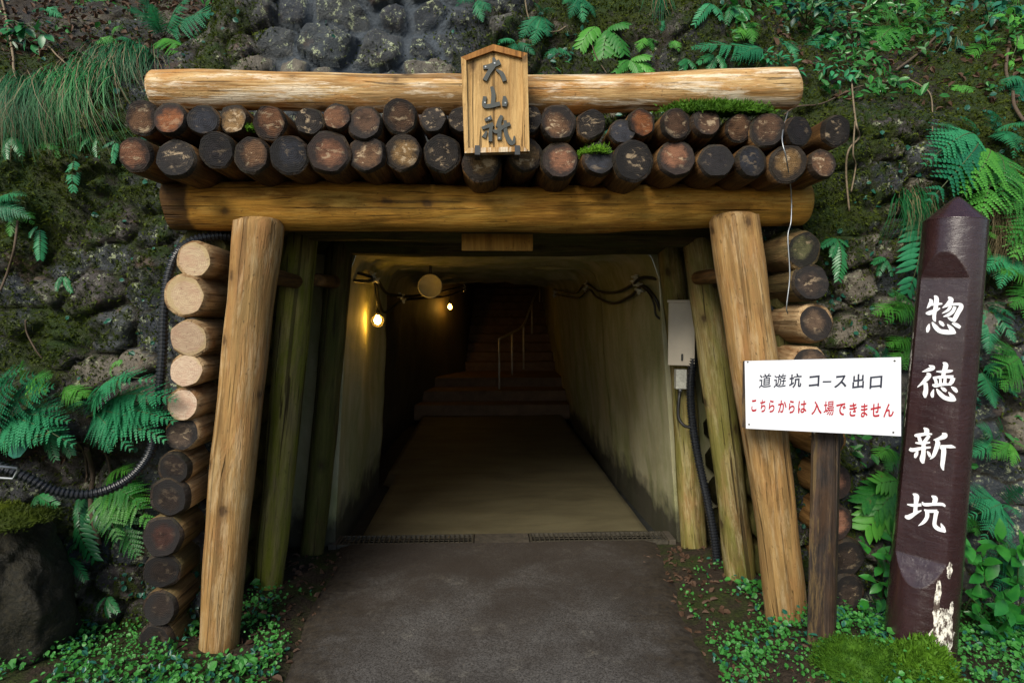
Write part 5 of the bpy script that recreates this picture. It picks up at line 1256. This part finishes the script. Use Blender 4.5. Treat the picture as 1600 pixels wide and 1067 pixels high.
fern((1228, 66), 'T', [(1212, 92), (1246, 96), (1196, 70), (1250, 70)], 'low teal fern at the foot of the dark shrub over the beam', 0.1)
fern((1352, 66), 'T', [(1330, 92), (1352, 104), (1320, 70), (1376, 92)], 'teal fern between the right beam end and the big upper right fern', 0.12)
fern((1452, 44), 'T', [(1432, 22), (1476, 34), (1460, 66), (1488, 52)], 'teal fern right behind the large yellow-green fern', 0.12)
fern((1540, 70), 'G', [(1512, 92), (1536, 104), (1566, 92), (1574, 66), (1520, 56)], 'bright fern under the dark shrub of the top right corner', 0.16)
fern((1596, 128), 'T', [(1560, 144), (1580, 164), (1610, 160)], 'teal fern at the right edge below the leafy sapling', 0.14)
fern((1500, 132), 'G', [(1480, 160), (1506, 166), (1526, 152)], 'small fern on the mossy lip above the large sunlit fern', 0.1)
fern((1166, 40), 'G', [(1148, 62), (1180, 66), (1190, 46)], 'small green fern under the glossy curled fern', 0.1)
fern((1010, 60), 'G', [(996, 82), (1022, 80), (1030, 66)], 'small green fern above the low bright fern', 0.08)
fern((870, 74), 'T', [(850, 98), (878, 104), (896, 88)], 'little teal fern right of the signboard just above the beam', 0.08)
fern((1384, 404), 'S', [(1372, 430), (1396, 432), (1362, 412)], 'dark little fern high on the wall left of the maroon post', 0.07)
fern((1356, 610), 'G', [(1340, 640), (1372, 650), (1356, 660)], 'fern half hidden behind the right end of the white notice', 0.1)
fern((1576, 690), 'G', [(1550, 716), (1582, 730), (1604, 706)], 'small green fern between the pale rocks at the right edge', 0.12)
fern((1524, 360), 'G', [(1560, 372), (1548, 404), (1580, 352)], 'green fern just right of the maroon post tip', 0.14)
fern((216, 70), 'T', [(190, 92), (228, 102), (176, 60)], 'dark teal fern on the leaf litter at the upper left', 0.12)
fern((70, 12), 'T', [(40, 22), (96, 26), (60, 40)], 'dim fern at the top left corner', 0.12)
fern((18, 214), 'S', [(8, 250), (36, 244)], 'dark fern at the left edge under the hanging grass', 0.08)
fern((100, 430), 'S', [(88, 456), (112, 458)], 'tiny dark fern on the mossy left wall', 0.05)
fern((186, 560), 'G', [(172, 590), (200, 584)], 'tiny fern on bare stone beside the corrugated conduit', 0.05)
fern((1550, 690), 'T', [(1530, 660), (1520, 712), (1565, 650)], 'teal fern sprouting right of the third white character', 0.14)
fern((1330, 30), 'T', [(1300, 48), (1340, 62), (1362, 44), (1316, 8)], 'teal fern under the dark top shrub, above the arching brown stem', 0.14)
fern((1438, 4), 'G', [(1414, 24), (1440, 34), (1466, 22)], 'bright fern at the top edge above the large yellow-green fern', 0.12)
fern((1590, 6), 'G', [(1560, 30), (1604, 40), (1572, -6)], 'bright fern in the extreme top right corner', 0.14)
fern((1280, 30), 'G', [(1262, 54), (1290, 56)], 'bright sprig under the dark top shrub', 0.1)
fern((1340, 118), 'T', [(1312, 136), (1342, 150), (1370, 138)], 'teal fern hanging over the mossy lip beside the trailing root', 0.1)
fern((1420, 128), 'G', [(1398, 150), (1430, 158), (1450, 142)], 'green fern hanging over the mossy lip below the large yellow-green fern', 0.1)
fern((1574, 400), 'T', [(1540, 424), (1560, 452), (1604, 430)], 'teal fern at the right edge level with the white characters', 0.16)
fern((1588, 560), 'G', [(1560, 540), (1548, 590), (1570, 612)], 'yellow-green fern at the right edge beside the second white character', 0.2)
fern((1590, 880), 'T', [(1545, 870), (1560, 920), (1600, 930), (1570, 850)], 'teal fern among the glossy leaves at the right edge', 0.26)
fern((1516, 800), 'G', [(1500, 830), (1530, 838), (1540, 800)], 'green fern right of the last white character', 0.14)
fern((42, 600), 'G', [(80, 585), (72, 612), (30, 560)], 'bright fern fronds behind the big left fern', 0.12)
fern((200, 640), 'G', [(232, 610), (246, 640), (214, 600), (180, 610)], 'yellow-green fern behind the big spreading ledge fern', 0.16)
fern((60, 770), 'S', [(44, 800), (72, 808), (88, 790)], 'dark small fern under the conduit above the rock outcrop', 0.12)
fern((190, 800), 'S', [(178, 850), (204, 846), (168, 826)], 'dark drooping fern behind the bright hanging fern', 0.08)
fern((168, 930), 'S', [(150, 955), (186, 958), (170, 966)], 'small dark fern low on the wall beside the bottom left logs', 0.08)
fern((1374, 560), 'T', [(1352, 540), (1388, 542), (1400, 560)], 'teal fern peeping over the top right of the white notice', 0.1)
fern((1392, 700), 'G', [(1366, 716), (1384, 740), (1404, 724)], 'green fern right under the corner of the white notice', 0.12)
# hanging grass tufts
def grass_tuft(c, n, spread, drop, label, mat='grass', out=0.14, stiff=0.0):
    p0 = wall_pt(*c, 0.0); V = []; Fc = []; mi = []
    for _ in range(n):
        b = Vector((random.gauss(0, spread), random.gauss(0, 0.02), random.gauss(0, 0.02)))
        L = drop * random.uniform(0.45, 1.1); o_ = out * random.uniform(0.4, 1.3); sx = random.gauss(0, 0.6) * L * 0.5; w = random.uniform(0.0012, 0.0024)
        up = random.uniform(0.02, 0.07) + stiff * L; base_i = len(V); K_ = 6
        for k in range(K_ + 1):
            t = k / K_
            q = b + Vector((sx * t, -o_ * min(1, 1.6 * t) * (1 - 0.15 * t), up * math.sin(min(1, t * 2.2) * math.pi) * 1.0 - L * max(0, t - 0.12) ** 1.35))
            ww = w * (1 - 0.85 * t); V.append(q + Vector((ww, 0, 0))); V.append(q - Vector((ww, 0, 0)))
        for k in range(K_):
            i = base_i + 2 * k; Fc.append((i, i + 1, i + 3, i + 2)); mi.append(1 if random.random() < 0.0 else 0)
        if random.random() < 0.2:
            for k in range(K_): mi[-1 - k] = 1
    o = link('grass_tuft', np_mesh('grass_tuft', np.array([tuple(v) for v in V]), np.array(Fc), [M[mat], M['drygrass']], True, mi=mi)); o.location = p0
    return tag(o, label, 'grass tuft')
grass_tuft((196, 92), 520, 0.07, 0.42, 'dense dark green grass tuft hanging just left of the top log beam')
grass_tuft((112, 135), 420, 0.075, 0.42, 'hanging grass tuft in the middle of the upper left ledge')
grass_tuft((40, 145), 380, 0.08, 0.40, 'thin hanging grass tuft at the left edge of the upper ledge')
grass_tuft((150, 118), 260, 0.06, 0.36, 'short grass tuft between the two larger hanging tufts')
grass_tuft((1424, 318), 220, 0.045, 0.26, 'fine bluish grass tuft left of the maroon post tip', out=0.08)
grass_tuft((1562, 330), 170, 0.04, 0.42, 'dry straw-coloured grass hanging right of the maroon post', 'drygrass', 0.10)
grass_tuft((1030, 8), 60, 0.015, 0.22, 'sparse bluish grass wisp hanging over the beam', out=0.06)

# broad-leaved shrubs
def leaf_geo(mb, p, d, up, L, Wd, m=0, fold=0.25):
    d = d.normalized(); side = up.cross(d).normalized(); up = d.cross(side).normalized()
    pr = [(0, 0.08), (0.18, 0.62), (0.42, 1.0), (0.68, 0.82), (0.88, 0.38), (1, 0.02)]
    L_, C_, R_ = [], [], []
    for u, k in pr:
        q = p + d * (L * u) - up * (0.16 * L * u * u)
        L_.append(q + side * Wd * k + up * fold * Wd * k); C_.append(q); R_.append(q - side * Wd * k + up * fold * Wd * k)
    n = len(pr)
    mb.add(L_ + C_ + R_, [(a, a + 1, n + a + 1, n + a) for a in range(n - 1)] + [(n + a, n + a + 1, 2 * n + a + 1, 2 * n + a) for a in range(n - 1)], m, True)
def shrub(base, stems, label, mat='camellia', leaf=0.075, per=7, out=0.2, name='shrub', cat='shrub', p0=None):
    p0 = p0 or wall_pt(*base, 0.0)
    root = empty(name, p0, label, cat)
    st_ = MB(); lv = MB()
    for (px, py) in stems:
        p1 = at(px, py, p0.y - out * random.uniform(0.6, 1.4)); mid = (p0 + p1) / 2 + Vector((0, -0.06, 0.04))
        P = spline([p0, mid, p1], 6); st_.tube(P, [0.005 - 0.0003 * i for i in range(len(P))], 5)
        for k in range(per):
            t = 0.35 + 0.65 * (k + 0.5) / per; i = min(int(t * (len(P) - 1)), len(P) - 2); q = P[i].lerp(P[i + 1], t * (len(P) - 1) - i)
            a = k * 2.4 + random.random(); ax = (P[i + 1] - P[i]).normalized(); u = ax.orthogonal().normalized(); w = ax.cross(u)
            d = (u * math.cos(a) + w * math.sin(a)) * 0.9 + ax * 0.5 + Vector((0, -0.35, 0.0))
            L = leaf * random.uniform(0.7, 1.15); leaf_geo(lv, q, d, Vector((random.uniform(-.4, .4), -0.7, 0.75)), L, L * 0.24)
        leaf_geo(lv, P[-1], ax + Vector((0, -0.4, 0)), Vector((0, -0.7, 0.7)), leaf, leaf * 0.25)
    st_.build('stem', M['rachis'], root); lv.build('foliage', M[mat], root)
    return root
shrub((1545, 1010), [(1535, 895), (1592, 870), (1570, 935), (1600, 960), (1520, 935), (1600, 905), (1555, 985), (1530, 960)], 'glossy green camellia shrub right of the maroon post', per=7, leaf=0.105, out=0.35)
shrub((1530, 900), [(1510, 850), (1560, 845), (1600, 850), (1520, 875)], 'upper glossy sprays above the camellia shrub at the right edge', per=6, leaf=0.10, out=0.3)
shrub((1378, 935), [(1352, 850), (1366, 905), (1384, 862), (1356, 940), (1392, 830)], 'small glossy shrub squeezed left of the maroon post', per=5, leaf=0.085, out=0.2)
shrub((1260, 40), [(1205, 12), (1240, 5), (1285, 12), (1330, 5), (1215, 45), (1310, 30), (1270, -12)], 'dark bluish broad-leaved shrub along the top edge on the right', 'bluegreen', per=7, leaf=0.085, out=0.2)
shrub((1480, 60), [(1462, 85), (1490, 88), (1468, 110), (1500, 100), (1470, 50)], 'small bluish variegated leaves beside the upper right fern', 'bluegreen', per=4, leaf=0.075, out=0.15)
shrub((1575, 60), [(1590, 35), (1600, 85), (1580, 95), (1570, 25)], 'light green leafy sapling at the top right edge', 'green', per=5, leaf=0.07, out=0.15)
shrub((1180, 110), [(1200, 92), (1225, 100), (1250, 112), (1215, 118)], 'low round-leaved herb behind the right end of the top beam', 'teal', per=6, leaf=0.045, out=0.1, name='herb', cat='herb')
shrub((1290, 120), [(1260, 108), (1300, 112), (1330, 118), (1310, 128), (1272, 122)], 'low round-leaved herb on the bank right of the top beam', 'teal', per=6, leaf=0.05, out=0.1, name='herb', cat='herb')
shrub((1545, 30), [(1500, 5), (1530, 55), (1565, 10), (1600, 20)], 'dark leafy shrub filling the top right corner', 'bluegreen', per=6, leaf=0.08, out=0.15)
shrub((30, 60), [(20, 65), (50, 70), (40, 45), (70, 55)], 'dark drooping leaves at the upper left edge', 'glossy', per=5, leaf=0.08, out=0.12)
# one big heart-shaped leaf
p0 = wall_pt(30, 690, 0.1); hl = empty('broadleaf_plant', p0, 'single big pale heart-shaped leaf under the left fern', 'plant')
mb = MB(); leaf_geo(mb, at(48, 690, p0.y - 0.06), Vector((-1, -0.15, -0.45)), Vector((0.1, -0.8, 0.6)), 0.115, 0.055, fold=0.12); mb.build('leaf', M['coverdark'], hl)
mb = MB(); mb.tube([p0, at(48, 690, p0.y - 0.06)], 0.003, 5); mb.build('stalk', M['rachis'], hl)

# moss cushions: a mound with tufts all over it
def moss_cushion(c, rx, ry, rz, label, n=2600, mat='brightmoss', blade=0.016):
    c = Vector(c); V = []; Fc = []
    nu, nv = 24, 10
    mb = MB()
    for j in range(nv + 1):
        ph = math.pi / 2 * j / nv
        for i in range(nu):
            a = 2 * math.pi * i / nu; k = 1 + 0.45 * float(fbm(np.array(3.4 * math.cos(a) * math.cos(ph) + c.x * 7), np.array(3.4 * math.sin(a) * math.cos(ph) + ph * 2), 161, 4))
            mb.v.append((rx * math.cos(a) * math.cos(ph) * k, ry * math.sin(a) * math.cos(ph) * k, rz * math.sin(ph) * k - 0.01))
    for j in range(nv):
        for i in range(nu): mb.f.append([j * nu + i, j * nu + (i + 1) % nu, (j + 1) * nu + (i + 1) % nu, (j + 1) * nu + i]); mb.m.append(0); mb.sm.append(True)
    for _ in range(n):
        a = random.uniform(0, 2 * math.pi); ph = math.asin(random.random())
        i = int(a / (2 * math.pi) * nu) % nu; j = min(int(ph / (math.pi / 2) * nv), nv)
        b = Vector(mb.v[j * nu + i]) + Vector((random.gauss(0, rx * 0.1), random.gauss(0, ry * 0.1), random.gauss(0, 0.004)))
        nrm = Vector((b.x / rx, b.y / ry, b.z / rz + 0.4)).normalized() + Vector((random.gauss(0, .5), random.gauss(0, .5), random.gauss(0.2, .4)))
        d = nrm.normalized() * blade * random.uniform(0.5, 1.4); s = d.orthogonal().normalized() * blade * 0.22
        s = Matrix.Rotation(random.random() * 6.28, 3, d.normalized()) @ s
        k0 = len(mb.v); mb.v += [tuple(b - s), tuple(b + s), tuple(b + d)]; mb.f.append([k0, k0 + 1, k0 + 2]); mb.m.append(0); mb.sm.append(False)
    o = link('moss_cushion', mb.mesh('moss_cushion', [M[mat]])); o.location = c
    return tag(o, label, 'moss')
def gpt(px, py, Y):
    p = at(px, py, Y); return Vector((p.x, Y, float(gz(p.x, Y)) - 0.01))
moss_cushion(gpt(1340, 1070, 2.52), 0.155, 0.15, 0.105, 'wide fine-textured moss mound at the foot of the notice post', 7000, 'brightmoss', 0.013)
moss_cushion(gpt(1434, 1068, 2.50), 0.125, 0.12, 0.125, 'bright shaggy moss mound at the foot of the maroon post', 4600, 'brightmoss', 0.024)
for bx, by_, rx_, lab in ((-2.02, 2.72, 0.13, 'dark moss pad on the inner end of the rock outcrop'), (-2.25, 2.80, 0.16, 'dark moss pad on top of the rock outcrop at the left edge')):
    moss_cushion((bx, by_, 0.72), rx_, 0.13, 0.04, lab, 1500, 'mossleaf', 0.016)
tb = at(1125, 172, 2.755); moss_cushion((tb.x, 2.775, tb.z), 0.205, 0.05, 0.045, 'bright moss strip growing along the right half of the top beam', 3000, 'brightmoss', 0.017)
tb = at(932, 238, 2.73); moss_cushion((tb.x, 2.80, tb.z + 0.012), 0.06, 0.09, 0.035, 'moss cap on the square log in the lower row', 1200, 'brightmoss', 0.011)
tb = at(378, 198, 2.75); moss_cushion((tb.x + 0.035, 2.78, tb.z), 0.02, 0.04, 0.02, 'small moss pad on the pale scarred upper log', 300, 'brightmoss', 0.008)

# ------------------------------------------------------------------ uncountable cover: moss fuzz, litter, ground plants
def scatter_wall(n, cond, seed):
    r = np.random.default_rng(seed); x = r.uniform(-3.4, 3.8, n * 6); z = r.uniform(0.0, 4.7, n * 6)
    y, A = wall_shape(x, z)
    lx = np.interp(z, [0, 2.1], [-1.42, -1.22]); rx = np.interp(z, [0, 2.1], [1.60, 1.38])
    ok = cond(x, z, A, r) & ~((x > lx) & (x < rx) & (z < 2.2))
    k = np.nonzero(ok)[0][:n]
    return x[k], y[k], z[k], r
def tri_field(x, y, z, r, size, droop, asp=0.25, nrm=(0, -1, 0.15)):
    n = len(x); P = np.stack([x, y, z], 1)
    D = np.array(nrm)[None] + r.normal(0, 0.55, (n, 3)); D[:, 2] -= droop; D /= np.linalg.norm(D, axis=1, keepdims=True)
    S = np.cross(D, r.normal(0, 1, (n, 3))); S /= np.linalg.norm(S, axis=1, keepdims=True)
    L = (size * r.uniform(0.5, 1.5, n))[:, None]
    V = np.stack([P - S * L * asp, P + S * L * asp, P + D * L], 1).reshape(-1, 3)
    return V, np.arange(3 * n).reshape(-1, 3)
x, y, z, r_ = scatter_wall(130000, lambda x, z, A, r: (A['moss'] + 0.6 * (r.random(len(x)) - 0.5) > 0.42), 201)
V, T = tri_field(x, y, z, r_, 0.017, 0.35)
o = link('wall_moss', np_mesh('wall_moss', V, T, [M['mossleaf']], False)); tag(o, 'short dark green moss coating the rubble wall', 'moss', kind='stuff')

def leaf_cloud(P, r, size, asp, nrm, jit, petals=1, mats=None, curl=0.2):
    """small folded leaves as two quads each"""
    n = len(P); N = np.array(nrm)[None] + r.normal(0, jit, (n, 3)); N /= np.linalg.norm(N, axis=1, keepdims=True)
    D = np.cross(N, r.normal(0, 1, (n, 3))); D /= np.linalg.norm(D, axis=1, keepdims=True); S = np.cross(N, D)
    L = (size * r.uniform(0.55, 1.4, n))[:, None]; w = asp * L
    a = P - D * L * 0.5; b = P + D * L * 0.5 - N * L * curl * 0.5
    l1, l2 = P + S * w - D * L * 0.15 + N * w * curl, P + S * w * 0.8 + D * L * 0.25 + N * w * curl * 0.8
    r1, r2 = P - S * w - D * L * 0.15 + N * w * curl, P - S * w * 0.8 + D * L * 0.25 + N * w * curl * 0.8
    V = np.stack([a, l1, l2, b, r2, r1], 1).reshape(-1, 3); k = 6 * np.arange(n)[:, None]
    return V, np.concatenate([k + np.array([[0, 1, 2, 3]]), k + np.array([[0, 3, 4, 5]])])
# dead leaves on the ledges and beside the path
x, y, z, r_ = scatter_wall(2600, lambda x, z, A, r: (A['soil'] > 0.5) & (r.random(len(x)) < np.where(x > 0, 0.35, 0.9)) & ~((x > 0.1) & (x < 1.5) & (r.random(len(x)) < 0.6)), 211)
V, T = leaf_cloud(np.stack([x, y - 0.012, z + 0.01], 1), r_, 0.042, 0.26, (0, -0.5, 0.8), 0.6, curl=0.6)
gxs = np.concatenate([r_.uniform(-1.6, -0.9, 260), r_.uniform(1.0, 1.5, 260)]); gys = r_.uniform(2.3, 4.2, 520)
V2, T2 = leaf_cloud(np.stack([gxs, gys, gz(gxs, gys) + 0.008], 1), r_, 0.04, 0.28, (0, 0, 1), 0.3, curl=0.5)
o = link('leaf_litter', np_mesh('leaf_litter', np.concatenate([V, V2]), np.concatenate([T, T2 + len(V)]), [M['litter']], False)); tag(o, 'brown dead leaves strewn on the ledges and beside the path', 'leaf litter', kind='stuff')
# small plants carpeting both sides of the path
def carpet(n, seed):
    r = np.random.default_rng(seed); x = r.uniform(-2.9, 2.6, n * 8); y = r.uniform(1.9, 3.75, n * 8)
    lp = np.interp(y, [0, 2.7, 4.3], [-0.86, -0.93, -1.02]); rp = np.interp(y, [0, 2.7, 4.3], [0.96, 1.03, 1.18])
    outd = np.maximum(lp - x, x - rp); pat = fbm(x * 3.1, y * 3.1, 221, 4)
    ok = (outd > 0.0) & (1.5 * pat + 0.55 * np.clip(outd, 0, 0.6) - 0.55 * sstep(3.15, 3.7, y) + 0.15 * r.standard_normal(len(x)) > 0.06)
    k = np.nonzero(ok)[0][:n]; return x[k], y[k], r
x, y, r_ = carpet(19000, 231)
hgt = r_.gamma(2.0, 0.012, len(x)) + 0.06 * np.clip(fbm(x * 5, y * 5, 225, 2) + 0.25, 0, 1) * r_.random(len(x))
zz = gz(x, y) + hgt
kind_ = fbm(x * 4.3, y * 4.3, 227, 2) + 0.25 * r_.standard_normal(len(x))
VV, TT, mm, nv = [], [], [], 0
for lo, hi, sz, asp, mt in ((-9, -0.12, 0.011, 0.5, 0), (-0.12, 0.22, 0.019, 0.44, 0), (0.22, 0.36, 0.026, 0.30, 1), (0.36, 9, 0.034, 0.46, 0)):
    k = (kind_ > lo) & (kind_ <= hi)
    if hi > 5: k &= r_.random(len(x)) < 0.45
    v_, t_ = leaf_cloud(np.stack([x, y, zz], 1)[k], r_, sz, asp, (0, -0.3, 1), 0.55)
    VV.append(v_); TT.append(t_ + nv); nv += len(v_); mm.append(np.full(len(t_), mt))
V, T, mi = np.concatenate(VV), np.concatenate(TT), np.concatenate(mm)
o = link('ground_cover', np_mesh('ground_cover', V, T, [M['cover'], M['coverdark']], False, mi=mi)); tag(o, 'low clover-like green plants carpeting both sides of the path', 'ground cover', kind='stuff')
def under(n, seed, cond, size, asp, nrm, jit, outd):
    x, y, z, r = scatter_wall(n, cond, seed)
    return leaf_cloud(np.stack([x, y - outd * r.random(len(x)) ** 1.5, z + 0.03 * r.random(len(x))], 1), r, size, asp, nrm, jit)
V1, T1 = under(4200, 301, lambda x, z, A, r: (x > 1.3) & (z > 2.78) & (fbm(x * 4, z * 4, 303, 3) + 0.55 * (z - 2.85) > 0.06 + 0.2 * r.random(len(x))), 0.055, 0.24, (0, -0.7, 0.7), 0.5, 0.10)
V2, T2 = under(1500, 305, lambda x, z, A, r: (x > 1.85) & (z < 2.3) & (fbm(x * 4, z * 4, 307, 3) + 0.25 * (0.9 - z) > 0.12 + 0.2 * r.random(len(x))), 0.05, 0.26, (0, -0.75, 0.65), 0.5, 0.12)
V3, T3 = under(500, 309, lambda x, z, A, r: (x > 0.1) & (x < 1.3) & (z > 2.78) & (fbm(x * 5, z * 5, 311, 3) > 0.16 + 0.2 * r.random(len(x))), 0.035, 0.26, (0, -0.7, 0.7), 0.5, 0.07)
V4, T4 = under(1500, 313, lambda x, z, A, r: (x < -1.5) & (((z > 0.92) & (z < 1.12)) | (z > 2.95)) & (fbm(x * 5, z * 5, 315, 3) > 0.08 + 0.2 * r.random(len(x))), 0.04, 0.26, (0, -0.7, 0.7), 0.5, 0.08)
V, T, nv = [], [], 0
for v_, t_ in ((V1, T1), (V2, T2), (V3, T3), (V4, T4)): V.append(v_); T.append(t_ + nv); nv += len(v_)
V, T = np.concatenate(V), np.concatenate(T)
o = link('undergrowth', np_mesh('undergrowth', V, T, [M['underleaf'], M['camellia']], False, mi=(np.arange(len(T)) % 7 == 0).astype(int))); tag(o, 'tangled low leafy undergrowth on the banks behind the ferns', 'undergrowth', kind='stuff')
x, y, z, r_ = scatter_wall(2600, lambda x, z, A, r: (np.where(x < 0, 0.5 * (z < 0.45) + 0.10, 0.25 + 0.45 * (z > 2.6)) * (fbm(x * 2.6, z * 2.6, 241, 3) > 0.05) * (1 - 0.85 * A['mortar']) > r.random(len(x))), 243)
V, T = leaf_cloud(np.stack([x, y - 0.03 * r_.random(len(x)), z], 1), r_, 0.026, 0.40, (0, -0.8, 0.55), 0.45)
o = link('creeping_plants', np_mesh('creeping_plants', V, T, [M['coverdark']], False)); tag(o, 'tiny creeping leaves dotted over the rubble wall', 'creeper', kind='stuff')
# pale stones and pebbles are part of the soil beside the path; a few larger dead leaves lie on the asphalt edge
